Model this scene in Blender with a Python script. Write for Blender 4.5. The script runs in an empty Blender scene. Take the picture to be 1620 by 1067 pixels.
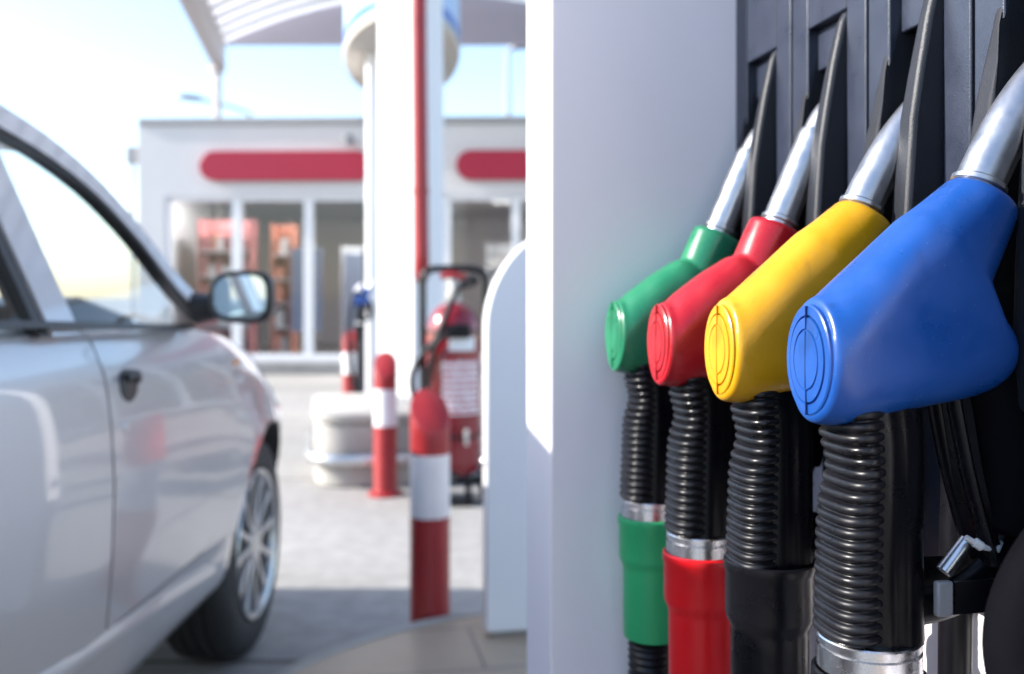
import bpy, bmesh, math, random
from mathutils import Vector, Matrix
random.seed(7)
PI = math.pi
S = bpy.context.scene
COL = S.collection

# ------------------------------------------------------------------ camera, sky, sun, exposure
cam = bpy.data.cameras.new("camera")
cam_o = bpy.data.objects.new("camera", cam)
COL.objects.link(cam_o)
cam_o.location = (0, 0, 1.0)
cam_o.rotation_euler = (PI / 2, 0, 0)
cam.sensor_width = 36
cam.lens = 36 * 1500 / 1620
cam.shift_y = -63.5 / 1620
cam.clip_start = 0.02
cam.clip_end = 2000
cam.dof.use_dof = True
cam.dof.focus_distance = 0.53
cam.dof.aperture_fstop = 6.0
S.camera = cam_o

SUN_EL = math.radians(30)
SUN_TRAVEL = Vector((1.0, 0.045, 0)).normalized()        # the way the light runs over the ground
W = bpy.data.worlds.new("World")
S.world = W
W.use_nodes = True
wn = W.node_tree
bg = wn.nodes["Background"]
sky = wn.nodes.new("ShaderNodeTexSky")
sky.sky_type = 'NISHITA'
sky.sun_disc = False
sky.sun_elevation = SUN_EL
sky.sun_rotation = math.atan2(-SUN_TRAVEL.x, -SUN_TRAVEL.y)
sky.air_density = 1.0
sky.dust_density = 0.9
sky.ozone_density = 1.5
wn.links.new(sky.outputs[0], bg.inputs[0])
bg.inputs[1].default_value = 0.12
sun = bpy.data.lights.new("sun", 'SUN')
sun.energy = 2.9
sun.angle = math.radians(0.5)
sun.color = (1, 0.95, 0.88)
sun_o = bpy.data.objects.new("sun", sun)
COL.objects.link(sun_o)
sun_o.location = (-30, -5, 20)
tv = Vector((SUN_TRAVEL.x * math.cos(SUN_EL), SUN_TRAVEL.y * math.cos(SUN_EL), -math.sin(SUN_EL)))
sun_o.rotation_euler = tv.to_track_quat('-Z', 'Y').to_euler()
S.view_settings.view_transform = 'Standard'
S.view_settings.look = 'None'
S.view_settings.gamma = 1
S.view_settings.use_curve_mapping = False
S.view_settings.exposure = 1.78
S.cycles.max_bounces = 8
S.cycles.caustics_reflective = False
S.cycles.caustics_refractive = False

# ------------------------------------------------------------------ materials
def nodes_of(name):
    m = bpy.data.materials.new(name)
    m.use_nodes = True
    return m, m.node_tree, m.node_tree.nodes["Principled BSDF"]

def mat(name, col, rough=0.5, metal=0.0, coat=0.0, spec=0.5, var=0.0, scale=20.0, bump=0.0, bscale=300.0, rvar=0.0,
        coat_rough=0.03):
    m, nt, p = nodes_of(name)
    p.inputs["Base Color"].default_value = (*col, 1)
    p.inputs["Roughness"].default_value = rough
    p.inputs["Metallic"].default_value = metal
    p.inputs["Coat Weight"].default_value = coat
    p.inputs["Coat Roughness"].default_value = coat_rough
    p.inputs["Specular IOR Level"].default_value = spec
    tc = nt.nodes.new("ShaderNodeTexCoord")
    if var > 0 or rvar > 0:
        n = nt.nodes.new("ShaderNodeTexNoise")
        n.inputs["Scale"].default_value = scale
        n.inputs["Detail"].default_value = 6
        n.inputs["Roughness"].default_value = 0.65
        nt.links.new(tc.outputs["Object"], n.inputs["Vector"])
        if var > 0:
            r = nt.nodes.new("ShaderNodeValToRGB")
            r.color_ramp.elements[0].position = 0.3
            r.color_ramp.elements[1].position = 0.7
            r.color_ramp.elements[0].color = (*[c * (1 - var) for c in col], 1)
            r.color_ramp.elements[1].color = (*[min(1, c * (1 + var)) for c in col], 1)
            nt.links.new(n.outputs["Fac"], r.inputs[0])
            nt.links.new(r.outputs[0], p.inputs["Base Color"])
        if rvar > 0:
            mr = nt.nodes.new("ShaderNodeMapRange")
            mr.inputs["From Min"].default_value = 0.3
            mr.inputs["From Max"].default_value = 0.7
            mr.inputs["To Min"].default_value = max(0.02, rough - rvar)
            mr.inputs["To Max"].default_value = min(1, rough + rvar)
            nt.links.new(n.outputs["Fac"], mr.inputs["Value"])
            nt.links.new(mr.outputs[0], p.inputs["Roughness"])
    if bump > 0:
        n2 = nt.nodes.new("ShaderNodeTexNoise")
        n2.inputs["Scale"].default_value = bscale
        n2.inputs["Detail"].default_value = 3
        nt.links.new(tc.outputs["Object"], n2.inputs["Vector"])
        b = nt.nodes.new("ShaderNodeBump")
        b.inputs["Strength"].default_value = bump
        b.inputs["Distance"].default_value = 0.001
        nt.links.new(n2.outputs["Fac"], b.inputs["Height"])
        nt.links.new(b.outputs[0], p.inputs["Normal"])
    return m

def glass_mat(name, tint, refl_rough=0.02, gloss=1.0, ior=1.5):
    m = bpy.data.materials.new(name)
    m.use_nodes = True
    nt = m.node_tree
    nt.nodes.clear()
    out = nt.nodes.new("ShaderNodeOutputMaterial")
    tr = nt.nodes.new("ShaderNodeBsdfTransparent")
    tr.inputs[0].default_value = (*tint, 1)
    gl = nt.nodes.new("ShaderNodeBsdfGlossy")
    gl.inputs["Roughness"].default_value = refl_rough
    gl.inputs["Color"].default_value = (gloss, gloss, gloss, 1)
    fr = nt.nodes.new("ShaderNodeFresnel")
    fr.inputs[0].default_value = ior
    mx = nt.nodes.new("ShaderNodeMixShader")
    ge = nt.nodes.new("ShaderNodeNewGeometry")          # only the outer face mirrors: the sheet is thin
    iv = nt.nodes.new("ShaderNodeMath"); iv.operation = 'SUBTRACT'; iv.inputs[0].default_value = 1.0
    nt.links.new(ge.outputs["Backfacing"], iv.inputs[1])
    ml = nt.nodes.new("ShaderNodeMath"); ml.operation = 'MULTIPLY'
    nt.links.new(fr.outputs[0], ml.inputs[0]); nt.links.new(iv.outputs[0], ml.inputs[1])
    nt.links.new(ml.outputs[0], mx.inputs[0])
    nt.links.new(tr.outputs[0], mx.inputs[1])
    nt.links.new(gl.outputs[0], mx.inputs[2])
    nt.links.new(mx.outputs[0], out.inputs[0])
    return m

def plastic(name, col, rough=0.34):
    """moulded hood plastic: fine pebbled skin, dull scuffs, pale dust specks"""
    m, nt, p = nodes_of(name)
    tc = nt.nodes.new("ShaderNodeTexCoord")
    n1 = nt.nodes.new("ShaderNodeTexNoise"); n1.inputs["Scale"].default_value = 28; n1.inputs["Detail"].default_value = 6
    n2 = nt.nodes.new("ShaderNodeTexNoise"); n2.inputs["Scale"].default_value = 700; n2.inputs["Detail"].default_value = 2
    v = nt.nodes.new("ShaderNodeTexVoronoi"); v.inputs["Scale"].default_value = 420
    v.inputs["Randomness"].default_value = 1.0
    for t in (n1, n2, v): nt.links.new(tc.outputs["Object"], t.inputs["Vector"])
    mr = nt.nodes.new("ShaderNodeMapRange")
    mr.inputs["From Min"].default_value = 0.35; mr.inputs["From Max"].default_value = 0.7
    mr.inputs["To Min"].default_value = rough - 0.10; mr.inputs["To Max"].default_value = rough + 0.20
    nt.links.new(n1.outputs["Fac"], mr.inputs["Value"]); nt.links.new(mr.outputs[0], p.inputs["Roughness"])
    # specks: only the smallest voronoi distances, thinned out by the large noise
    lt = nt.nodes.new("ShaderNodeMath"); lt.operation = 'LESS_THAN'; lt.inputs[1].default_value = 0.11
    nt.links.new(v.outputs["Distance"], lt.inputs[0])
    sep = nt.nodes.new("ShaderNodeSeparateColor"); nt.links.new(v.outputs["Color"], sep.inputs[0])
    gt = nt.nodes.new("ShaderNodeMath"); gt.operation = 'GREATER_THAN'; gt.inputs[1].default_value = 0.93
    nt.links.new(sep.outputs[0], gt.inputs[0])
    mu = nt.nodes.new("ShaderNodeMath"); mu.operation = 'MULTIPLY'
    nt.links.new(lt.outputs[0], mu.inputs[0]); nt.links.new(gt.outputs[0], mu.inputs[1])
    mu2 = nt.nodes.new("ShaderNodeMath"); mu2.operation = 'MULTIPLY'; mu2.inputs[1].default_value = 0.22
    nt.links.new(mu.outputs[0], mu2.inputs[0])
    r = nt.nodes.new("ShaderNodeValToRGB")
    r.color_ramp.elements[0].position = 0.3; r.color_ramp.elements[1].position = 0.75
    r.color_ramp.elements[0].color = (*[c * 0.9 for c in col], 1)
    r.color_ramp.elements[1].color = (*[min(1, c * 1.08 + 0.003) for c in col], 1)
    nt.links.new(n1.outputs["Fac"], r.inputs[0])
    mp = nt.nodes.new("ShaderNodeMapping"); mp.inputs["Scale"].default_value = (38, 38, 12)
    n3 = nt.nodes.new("ShaderNodeTexNoise"); n3.inputs["Scale"].default_value = 1.0; n3.inputs["Detail"].default_value = 4
    nt.links.new(tc.outputs["Object"], mp.inputs[0]); nt.links.new(mp.outputs[0], n3.inputs["Vector"])
    r3 = nt.nodes.new("ShaderNodeValToRGB")
    r3.color_ramp.elements[0].position = 0.60; r3.color_ramp.elements[0].color = (1, 1, 1, 1)
    r3.color_ramp.elements[1].position = 0.66; r3.color_ramp.elements[1].color = (0.72, 0.70, 0.68, 1)
    nt.links.new(n3.outputs["Fac"], r3.inputs[0])
    sm = nt.nodes.new("ShaderNodeMix"); sm.data_type = 'RGBA'; sm.blend_type = 'MULTIPLY'; sm.inputs["Factor"].default_value = 0.8
    nt.links.new(r.outputs[0], sm.inputs["A"]); nt.links.new(r3.outputs[0], sm.inputs["B"])
    mx = nt.nodes.new("ShaderNodeMix"); mx.data_type = 'RGBA'
    mx.inputs["B"].default_value = (0.7, 0.72, 0.75, 1)
    nt.links.new(mu2.outputs[0], mx.inputs["Factor"]); nt.links.new(sm.outputs["Result"], mx.inputs["A"])
    nt.links.new(mx.outputs["Result"], p.inputs["Base Color"])
    b = nt.nodes.new("ShaderNodeBump"); b.inputs["Strength"].default_value = 0.10; b.inputs["Distance"].default_value = 0.0005
    nt.links.new(n2.outputs["Fac"], b.inputs["Height"]); nt.links.new(b.outputs[0], p.inputs["Normal"])
    p.inputs["Specular IOR Level"].default_value = 0.5
    return m

def concrete_mat():
    m, nt, p = nodes_of("forecourt concrete")
    tc = nt.nodes.new("ShaderNodeTexCoord")
    n1 = nt.nodes.new("ShaderNodeTexNoise"); n1.inputs["Scale"].default_value = 0.7; n1.inputs["Detail"].default_value = 8
    n2 = nt.nodes.new("ShaderNodeTexNoise"); n2.inputs["Scale"].default_value = 14; n2.inputs["Detail"].default_value = 8
    br = nt.nodes.new("ShaderNodeTexBrick")
    br.offset = 0.0
    br.inputs["Scale"].default_value = 1.0
    br.inputs["Brick Width"].default_value = 3.2; br.inputs["Row Height"].default_value = 2.6
    br.inputs["Mortar Size"].default_value = 0.016
    br.inputs["Color1"].default_value = (1, 1, 1, 1); br.inputs["Color2"].default_value = (0.90, 0.90, 0.89, 1)
    br.inputs["Mortar"].default_value = (0.42, 0.40, 0.38, 1)
    for t in (n1, n2, br): nt.links.new(tc.outputs["Object"], t.inputs["Vector"])
    r = nt.nodes.new("ShaderNodeValToRGB")
    r.color_ramp.elements[0].position = 0.3; r.color_ramp.elements[0].color = (0.285, 0.275, 0.262, 1)
    r.color_ramp.elements[1].position = 0.7; r.color_ramp.elements[1].color = (0.385, 0.374, 0.358, 1)
    nt.links.new(n1.outputs["Fac"], r.inputs[0])
    r2 = nt.nodes.new("ShaderNodeValToRGB")
    r2.color_ramp.elements[0].position = 0.3; r2.color_ramp.elements[0].color = (0.78, 0.77, 0.76, 1)
    r2.color_ramp.elements[1].position = 0.65
    nt.links.new(n2.outputs["Fac"], r2.inputs[0])
    a = nt.nodes.new("ShaderNodeMix"); a.data_type = 'RGBA'; a.blend_type = 'MULTIPLY'; a.inputs["Factor"].default_value = 1
    nt.links.new(r.outputs[0], a.inputs["A"]); nt.links.new(r2.outputs[0], a.inputs["B"])
    c = nt.nodes.new("ShaderNodeMix"); c.data_type = 'RGBA'; c.blend_type = 'MULTIPLY'; c.inputs["Factor"].default_value = 1
    nt.links.new(a.outputs["Result"], c.inputs["A"]); nt.links.new(br.outputs["Color"], c.inputs["B"])
    nt.links.new(c.outputs["Result"], p.inputs["Base Color"])
    p.inputs["Roughness"].default_value = 0.8
    return m

def tile_mat():
    m, nt, p = nodes_of("island paving slabs")
    tc = nt.nodes.new("ShaderNodeTexCoord")
    br = nt.nodes.new("ShaderNodeTexBrick")
    br.offset = 0.5
    br.inputs["Scale"].default_value = 1.0
    br.inputs["Brick Width"].default_value = 0.62; br.inputs["Row Height"].default_value = 0.30
    br.inputs["Mortar Size"].default_value = 0.004
    br.inputs["Color1"].default_value = (0.46, 0.345, 0.235, 1); br.inputs["Color2"].default_value = (0.42, 0.315, 0.22, 1)
    br.inputs["Mortar"].default_value = (0.17, 0.14, 0.12, 1)
    n = nt.nodes.new("ShaderNodeTexNoise"); n.inputs["Scale"].default_value = 6; n.inputs["Detail"].default_value = 8
    for t in (br, n): nt.links.new(tc.outputs["Object"], t.inputs["Vector"])
    r = nt.nodes.new("ShaderNodeValToRGB")
    r.color_ramp.elements[0].position = 0.3; r.color_ramp.elements[0].color = (0.84, 0.84, 0.84, 1)
    r.color_ramp.elements[1].position = 0.65
    nt.links.new(n.outputs["Fac"], r.inputs[0])
    a = nt.nodes.new("ShaderNodeMix"); a.data_type = 'RGBA'; a.blend_type = 'MULTIPLY'; a.inputs["Factor"].default_value = 1
    nt.links.new(br.outputs["Color"], a.inputs["A"]); nt.links.new(r.outputs[0], a.inputs["B"])
    nt.links.new(a.outputs["Result"], p.inputs["Base Color"])
    p.inputs["Roughness"].default_value = 0.45
    return m

def stripe_mat(name, base, ink, freq, thr=0.0):
    """rows of broken lines of unreadable small print"""
    m, nt, p = nodes_of(name)
    tc = nt.nodes.new("ShaderNodeTexCoord")
    sp = nt.nodes.new("ShaderNodeSeparateXYZ"); nt.links.new(tc.outputs["Object"], sp.inputs[0])
    s = nt.nodes.new("ShaderNodeMath"); s.operation = 'MULTIPLY'; s.inputs[1].default_value = freq
    nt.links.new(sp.outputs["Z"], s.inputs[0])
    si = nt.nodes.new("ShaderNodeMath"); si.operation = 'SINE'; nt.links.new(s.outputs[0], si.inputs[0])
    n = nt.nodes.new("ShaderNodeTexNoise"); n.inputs["Scale"].default_value = 45; n.inputs["Detail"].default_value = 3
    nt.links.new(tc.outputs["Object"], n.inputs["Vector"])
    nm = nt.nodes.new("ShaderNodeMath"); nm.operation = 'MULTIPLY_ADD'; nm.inputs[1].default_value = 4; nm.inputs[2].default_value = -2
    nt.links.new(n.outputs["Fac"], nm.inputs[0])
    ad = nt.nodes.new("ShaderNodeMath"); ad.operation = 'ADD'
    nt.links.new(si.outputs[0], ad.inputs[0]); nt.links.new(nm.outputs[0], ad.inputs[1])
    g = nt.nodes.new("ShaderNodeMath"); g.operation = 'GREATER_THAN'; g.inputs[1].default_value = thr
    nt.links.new(ad.outputs[0], g.inputs[0])
    mx = nt.nodes.new("ShaderNodeMix"); mx.data_type = 'RGBA'
    mx.inputs["A"].default_value = (*base, 1); mx.inputs["B"].default_value = (*ink, 1)
    nt.links.new(g.outputs[0], mx.inputs["Factor"])
    nt.links.new(mx.outputs["Result"], p.inputs["Base Color"])
    p.inputs["Roughness"].default_value = 0.5
    return m

def lamp_mat(name, col, strength):
    m, nt, p = nodes_of(name)
    p.inputs["Emission Color"].default_value = (*col, 1)
    p.inputs["Emission Strength"].default_value = strength
    return m

M = {
    'concrete': concrete_mat(),
    'tile': tile_mat(),
    'kerb': mat('pale kerb stone', (0.36, 0.345, 0.32), 0.75, var=0.12, scale=8),
    'cabinet': mat('white powder coat', (0.86, 0.825, 0.865), 0.62, var=0.02, scale=3, rvar=0.06, bump=0.05, bscale=500, spec=0.3),
    'shield': mat('white enamel', (0.76, 0.75, 0.77), 0.4, var=0.02, scale=4, rvar=0.06),
    'dark': mat('dark holster plastic', (0.024, 0.030, 0.050), 0.32, var=0.18, scale=30, bump=0.25, bscale=900, rvar=0.07, spec=0.6),
    'grip_black': mat('smooth grip rubber', (0.003, 0.003, 0.0045), 0.30, spec=0.22, rvar=0.06, scale=60),
    'hose_black': mat('dull black hose', (0.003, 0.003, 0.0045), 0.75, spec=0.04, var=0.2, scale=30),
    'cheek': mat('fin plastic lit far copy', (0.019, 0.021, 0.028), 0.62, var=0.2, scale=30, bump=0.3, bscale=900, spec=0.25),  # far fin: same plastic painted lighter, as if catching light
    'fin': mat('fin plastic shaded near copy', (0.010, 0.012, 0.018), 0.46, var=0.15, scale=30, bump=0.3, bscale=900, spec=0.4),  # near fin: plastic darkened so its camera side reads as shaded
    'darker': mat('black recess', (0.012, 0.013, 0.016), 0.7),
    'rubber': mat('black rubber', (0.007, 0.007, 0.0095), 0.36, var=0.35, scale=40, bump=0.06, bscale=600, rvar=0.12, spec=0.3),
    'gloss_black': mat('black glossy plastic', (0.005, 0.005, 0.007), 0.30, rvar=0.07, scale=50, spec=0.28),
    'alu': mat('brushed aluminium', (0.62, 0.63, 0.66), 0.27, metal=1.0, rvar=0.08, scale=60, bump=0.03, bscale=600),
    'spout': mat('worn aluminium spout', (0.43, 0.44, 0.465), 0.36, metal=1.0, var=0.08, rvar=0.06, scale=90),
    'steel': mat('stainless steel', (0.62, 0.63, 0.65), 0.3, metal=1.0, rvar=0.08, scale=10),
    'buckle': mat('grey buckle', (0.22, 0.23, 0.25), 0.45, bump=0.2, bscale=700),
    'blue': plastic('blue hood', (0.005, 0.062, 0.285), 0.36),
    'yellow': plastic('yellow hood', (0.57, 0.285, 0.002), 0.34),
    'red': plastic('red hood', (0.38, 0.006, 0.014), 0.33),
    'green': plastic('green hood', (0.014, 0.185, 0.088), 0.35),
    'red_rubber': mat('red vinyl sleeve', (0.72, 0.007, 0.013), 0.35, rvar=0.08, scale=30),
    'green_rubber': mat('green vinyl sleeve', (0.03, 0.42, 0.16), 0.38, rvar=0.08, scale=30),
    'seam': mat('parting line grime', (0.003, 0.022, 0.12), 0.6),  # darker tone of the hood blue for the cap's dividing line
    'red_paint': mat('red bollard paint', (0.30, 0.016, 0.020), 0.40, var=0.12, scale=12, rvar=0.1),
    'white_paint': mat('white bollard paint', (0.76, 0.74, 0.76), 0.45, var=0.06, scale=12),
    'ext_red': mat('extinguisher red', (0.22, 0.008, 0.016), 0.25, coat=0.4, var=0.06, scale=8),
    'ext_label': stripe_mat('extinguisher label', (0.70, 0.66, 0.68), (0.45, 0.05, 0.06), 210, 0.35),
    'label': mat('white label', (0.75, 0.75, 0.76), 0.5),
    'pillar': mat('white pillar paint', (0.78, 0.78, 0.79), 0.5, var=0.03, scale=3),
    'soffit': mat('beige soffit', (0.52, 0.48, 0.43), 0.7),
    'sign_blue': mat('pale blue fascia', (0.38, 0.55, 0.80), 0.35, var=0.05, scale=2),
    'sign_dark': mat('blue fascia edge', (0.06, 0.16, 0.50), 0.4),
    'facade': mat('white facade panel', (0.60, 0.59, 0.595), 0.55, var=0.03, scale=1.5),
    'coping': mat('grey coping', (0.32, 0.32, 0.33), 0.5),
    'crimson': mat('crimson sign', (0.36, 0.006, 0.034), 0.4, var=0.03, scale=2),
    'frame': mat('white window frame', (0.74, 0.74, 0.77), 0.4),
    'base': mat('grey plinth', (0.25, 0.24, 0.235), 0.8, var=0.15, scale=5),
    'shop_glass': glass_mat('shop glass', (0.86, 0.88, 0.89)),
    'inside': mat('shop wall', (0.70, 0.66, 0.66), 0.8),
    'inside_floor': mat('shop floor', (0.45, 0.43, 0.42), 0.4),
    'canopy': None,
    'canopy_gable': mat('canopy gable', (0.48, 0.45, 0.50), 0.6),
    'canopy_beam': mat('canopy beam', (0.50, 0.46, 0.45), 0.55, var=0.05),
    'galv': mat('galvanised steel', (0.30, 0.31, 0.34), 0.45, metal=0.6),
    'paint': mat('silver car paint', (0.52, 0.51, 0.525), 0.34, metal=0.6, coat=1.0, var=0.03, scale=900, coat_rough=0.03),
    'trim': mat('black car trim', (0.02, 0.02, 0.022), 0.4),
    'liner': mat('wheel arch liner', (0.012, 0.012, 0.012), 0.9),
    'tyre': mat('tyre rubber', (0.016, 0.016, 0.017), 0.65, var=0.3, scale=25, bump=0.3, bscale=120),
    'rim': mat('alloy wheel', (0.48, 0.48, 0.49), 0.3, metal=0.85, coat=0.3),
    'car_glass': glass_mat('car glass', (0.92, 0.94, 0.94), ior=1.45),
    'cloth': mat('seat cloth', (0.10, 0.10, 0.11), 0.9),
    'mirror': mat('mirror glass', (0.86, 0.90, 0.92), 0.02, metal=1.0),
    'amber': mat('amber lens', (0.75, 0.25, 0.02), 0.2),
    'lens': mat('headlamp lens', (0.7, 0.7, 0.72), 0.08, coat=1.0),
    'orange': mat('orange card', (0.52, 0.20, 0.13), 0.6, var=0.1, scale=5),
    'poster': mat('blue grey poster', (0.16, 0.19, 0.28), 0.4),
    'goods': mat('goods', (0.42, 0.16, 0.16), 0.6, var=0.5, scale=9),
    'goods_pale': mat('pale goods', (0.55, 0.52, 0.5), 0.6, var=0.5, scale=7),
    'shelf_white': mat('shelf enamel', (0.6, 0.6, 0.62), 0.5),
    'spot': lamp_mat('ceiling spot', (1, 0.97, 0.94), 0.45),
    'lamp': lamp_mat('added fill lamp', (1, 0.97, 0.94), 28.0),  # added fill, out of view above the windows, to brighten the shop interior
}

def translucent(name, col):
    m = bpy.data.materials.new(name); m.use_nodes = True
    nt = m.node_tree; nt.nodes.clear()
    out = nt.nodes.new("ShaderNodeOutputMaterial")
    d = nt.nodes.new("ShaderNodeBsdfDiffuse"); d.inputs[0].default_value = (*col, 1)
    t = nt.nodes.new("ShaderNodeBsdfTranslucent"); t.inputs[0].default_value = (*col, 1)
    mx = nt.nodes.new("ShaderNodeMixShader"); mx.inputs[0].default_value = 0.6
    nt.links.new(d.outputs[0], mx.inputs[1]); nt.links.new(t.outputs[0], mx.inputs[2]); nt.links.new(mx.outputs[0], out.inputs[0])
    return m
M['canopy'] = translucent('canopy sheet', (0.93, 0.93, 0.94))

# ------------------------------------------------------------------ helpers
def finish(bm, name, mats, parent=None, ang=38, bevel=0.0, sub=0, seg=2):
    bmesh.ops.recalc_face_normals(bm, faces=bm.faces[:])
    for f in bm.faces: f.smooth = True
    th = math.radians(ang)
    for e in bm.edges:
        if len(e.link_faces) == 2 and e.calc_face_angle(0) > th: e.smooth = False
    me = bpy.data.meshes.new(name)
    bm.to_mesh(me); bm.free()
    if not isinstance(mats, (list, tuple)): mats = [mats]
    for m in mats: me.materials.append(M[m] if isinstance(m, str) else m)
    o = bpy.data.objects.new(name, me)
    COL.objects.link(o)
    if parent is not None: o.parent = parent
    if bevel > 0:
        b = o.modifiers.new("bevel", 'BEVEL'); b.width = bevel; b.segments = seg; b.limit_method = 'ANGLE'; b.angle_limit = math.radians(35)
        b.harden_normals = False
    if sub:
        s = o.modifiers.new("subd", 'SUBSURF'); s.levels = sub; s.render_levels = sub
    return o

def BM(): return bmesh.new()

def box(bm, x0, x1, y0, y1, z0, z1, mi=0):
    v = [bm.verts.new(p) for p in ((x0, y0, z0), (x1, y0, z0), (x1, y1, z0), (x0, y1, z0), (x0, y0, z1), (x1, y0, z1), (x1, y1, z1), (x0, y1, z1))]
    for q in ((0, 3, 2, 1), (4, 5, 6, 7), (0, 1, 5, 4), (1, 2, 6, 5), (2, 3, 7, 6), (3, 0, 4, 7)):
        f = bm.faces.new([v[i] for i in q]); f.material_index = mi
    return bm

def loft(bm, rings, caps=True, closed=True, mi=0):
    R = [[bm.verts.new(p) for p in r] for r in rings]
    n = len(R[0])
    for a, b in zip(R, R[1:]):
        for i in range(n if closed else n - 1):
            j = (i + 1) % n
            f = bm.faces.new((a[i], a[j], b[j], b[i])); f.material_index = mi
    if caps:
        for r in (R[0], R[-1]):
            f = bm.faces.new(r); f.material_index = mi
    return bm

def spl(pts, n=6):
    """Catmull-Rom through the points (tuples of any length)"""
    P = [pts[0]] + list(pts) + [pts[-1]]
    out = []
    for i in range(1, len(P) - 2):
        for k in range(n):
            t = k / n
            out.append(tuple(0.5 * ((2 * b) + (c - a) * t + (2 * a - 5 * b + 4 * c - d) * t * t + (3 * b - a - 3 * c + d) * t ** 3)
                             for a, b, c, d in zip(P[i - 1], P[i], P[i + 1], P[i + 2])))
    out.append(tuple(pts[-1]))
    return out

def tube(bm, pts, r, seg=12, mi=0, caps=True, flat=1.0, up=None):
    """round (or flattened) tube along points; r a number or one per point"""
    pts = [Vector(p) for p in pts]
    n = len(pts)
    rs = r if isinstance(r, (list, tuple)) else [r] * n
    tang = []
    for i in range(n):
        a = pts[max(0, i - 1)]; b = pts[min(n - 1, i + 1)]
        tang.append((b - a).normalized())
    u = Vector(up) if up else (Vector((0, 0, 1)) if abs(tang[0].z) < 0.9 else Vector((0, 1, 0)))
    u = (u - tang[0] * u.dot(tang[0])).normalized()
    rings = []
    for i in range(n):
        u = (u - tang[i] * u.dot(tang[i])).normalized()
        w = tang[i].cross(u)
        rings.append([pts[i] + u * (rs[i] * math.cos(2 * PI * k / seg)) + w * (rs[i] * flat * math.sin(2 * PI * k / seg)) for k in range(seg)])
    return loft(bm, rings, caps, True, mi)

def lathe(bm, prof, c=(0, 0, 0), seg=32, axis='Z', mi=0, sx=1.0, sy=1.0, caps=True):
    rings = []
    for r, h in prof:
        r = max(r, 1e-5)
        ring = []
        for k in range(seg):
            a = 2 * PI * k / seg
            p, q = r * sx * math.cos(a), r * sy * math.sin(a)
            if axis == 'Z': ring.append((c[0] + p, c[1] + q, c[2] + h))
            elif axis == 'X': ring.append((c[0] + h, c[1] + p, c[2] + q))
            else: ring.append((c[0] + p, c[1] + h, c[2] + q))
        rings.append(ring)
    return loft(bm, rings, caps, True, mi)

def prism(bm, poly, a0, a1, plane='xz', mi=0):
    """poly in the named plane, pushed along the remaining axis from a0 to a1"""
    def P(p, a):
        if plane == 'xz': return (p[0], a, p[1])
        if plane == 'yz': return (a, p[0], p[1])
        return (p[0], p[1], a)
    return loft(bm, [[P(p, a0) for p in poly], [P(p, a1) for p in poly]], True, True, mi)

def thing(name, label, cat, loc=(0, 0, 0), rotz=0.0, group=None, kind=None):
    o = bpy.data.objects.new(name, None)
    COL.objects.link(o)
    o.empty_display_size = 0.1
    o.location = loc; o.rotation_euler = (0, 0, rotz)
    o['label'] = label; o['category'] = cat
    if group: o['group'] = group
    if kind: o['kind'] = kind
    return o

def tag(o, label, cat, group=None, kind=None):
    o['label'] = label; o['category'] = cat
    if group: o['group'] = group
    if kind: o['kind'] = kind
    return o

def structure(o, label=None, cat=None):
    o['kind'] = 'structure'
    if label: o['label'] = label; o['category'] = cat
    return o

def copy_tree(o, parent=None):
    c = o.copy(); COL.objects.link(c)
    if parent is not None: c.parent = parent
    for ch in list(o.children): copy_tree(ch, c)
    return c

# the island frame: s runs along the island away from the camera, d points out of the dispenser's front
FN = Vector((-0.9818, -0.1898, 0)).normalized()
FT = Vector((-FN.y * -1, 0, 0)) if False else Vector((-0.1898, 0.9818, 0)).normalized()
FO = Vector((0.39, 0, 0))
FROT = math.atan2(FN.y, FN.x)
def at(s, d, z=0.0): return FO + FT * s + FN * d + Vector((0, 0, z))

# ------------------------------------------------------------------ ground and island
def build_ground():
    bm = BM()
    v = [bm.verts.new(p) for p in ((-600, -600, 0), (600, -600, 0), (600, 600, 0), (-600, 600, 0))]
    bm.faces.new(v)
    structure(finish(bm, 'forecourt_ground', 'concrete'), 'pale concrete forecourt running from the island to the shop', 'ground')
    # the pump island the camera stands over: paving within a kerb, round at its far end
    def outline(inset):
        r = 0.93 - inset
        pts = [(-0.2326 + r, -4.0 + inset)]
        for k in range(0, 41):
            a = PI * k / 40
            pts.append((-0.2326 + r * math.cos(a), 1.925 + r * math.sin(a)))
        pts.append((-0.2326 - r, -4.0 + inset))
        return [(p[0], -p[1]) for p in pts]
    bm = BM()
    o, i = outline(0), outline(0.05)
    e = outline(0.012)
    # kerb ring
    rings = [[(p[0], p[1], z) for p in poly] for poly, z in ((o, -0.02), (o, 0.068), (e, 0.08), (i, 0.08), (i, -0.02))]
    loft(bm, rings, caps=False)
    k = structure(finish(bm, 'island_kerb', 'kerb', ang=50), 'pale kerb stone edging round the pump island', 'kerb')
    bm = BM()
    bm.faces.new([bm.verts.new((p[0], p[1], 0.077)) for p in i])
    t = structure(finish(bm, 'island_paving', 'tile'), 'beige paving slabs on the rounded pump island', 'paving')
    for q in (k, t):
        q.location = FO; q.rotation_euler = (0, 0, FROT)
build_ground()

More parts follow.
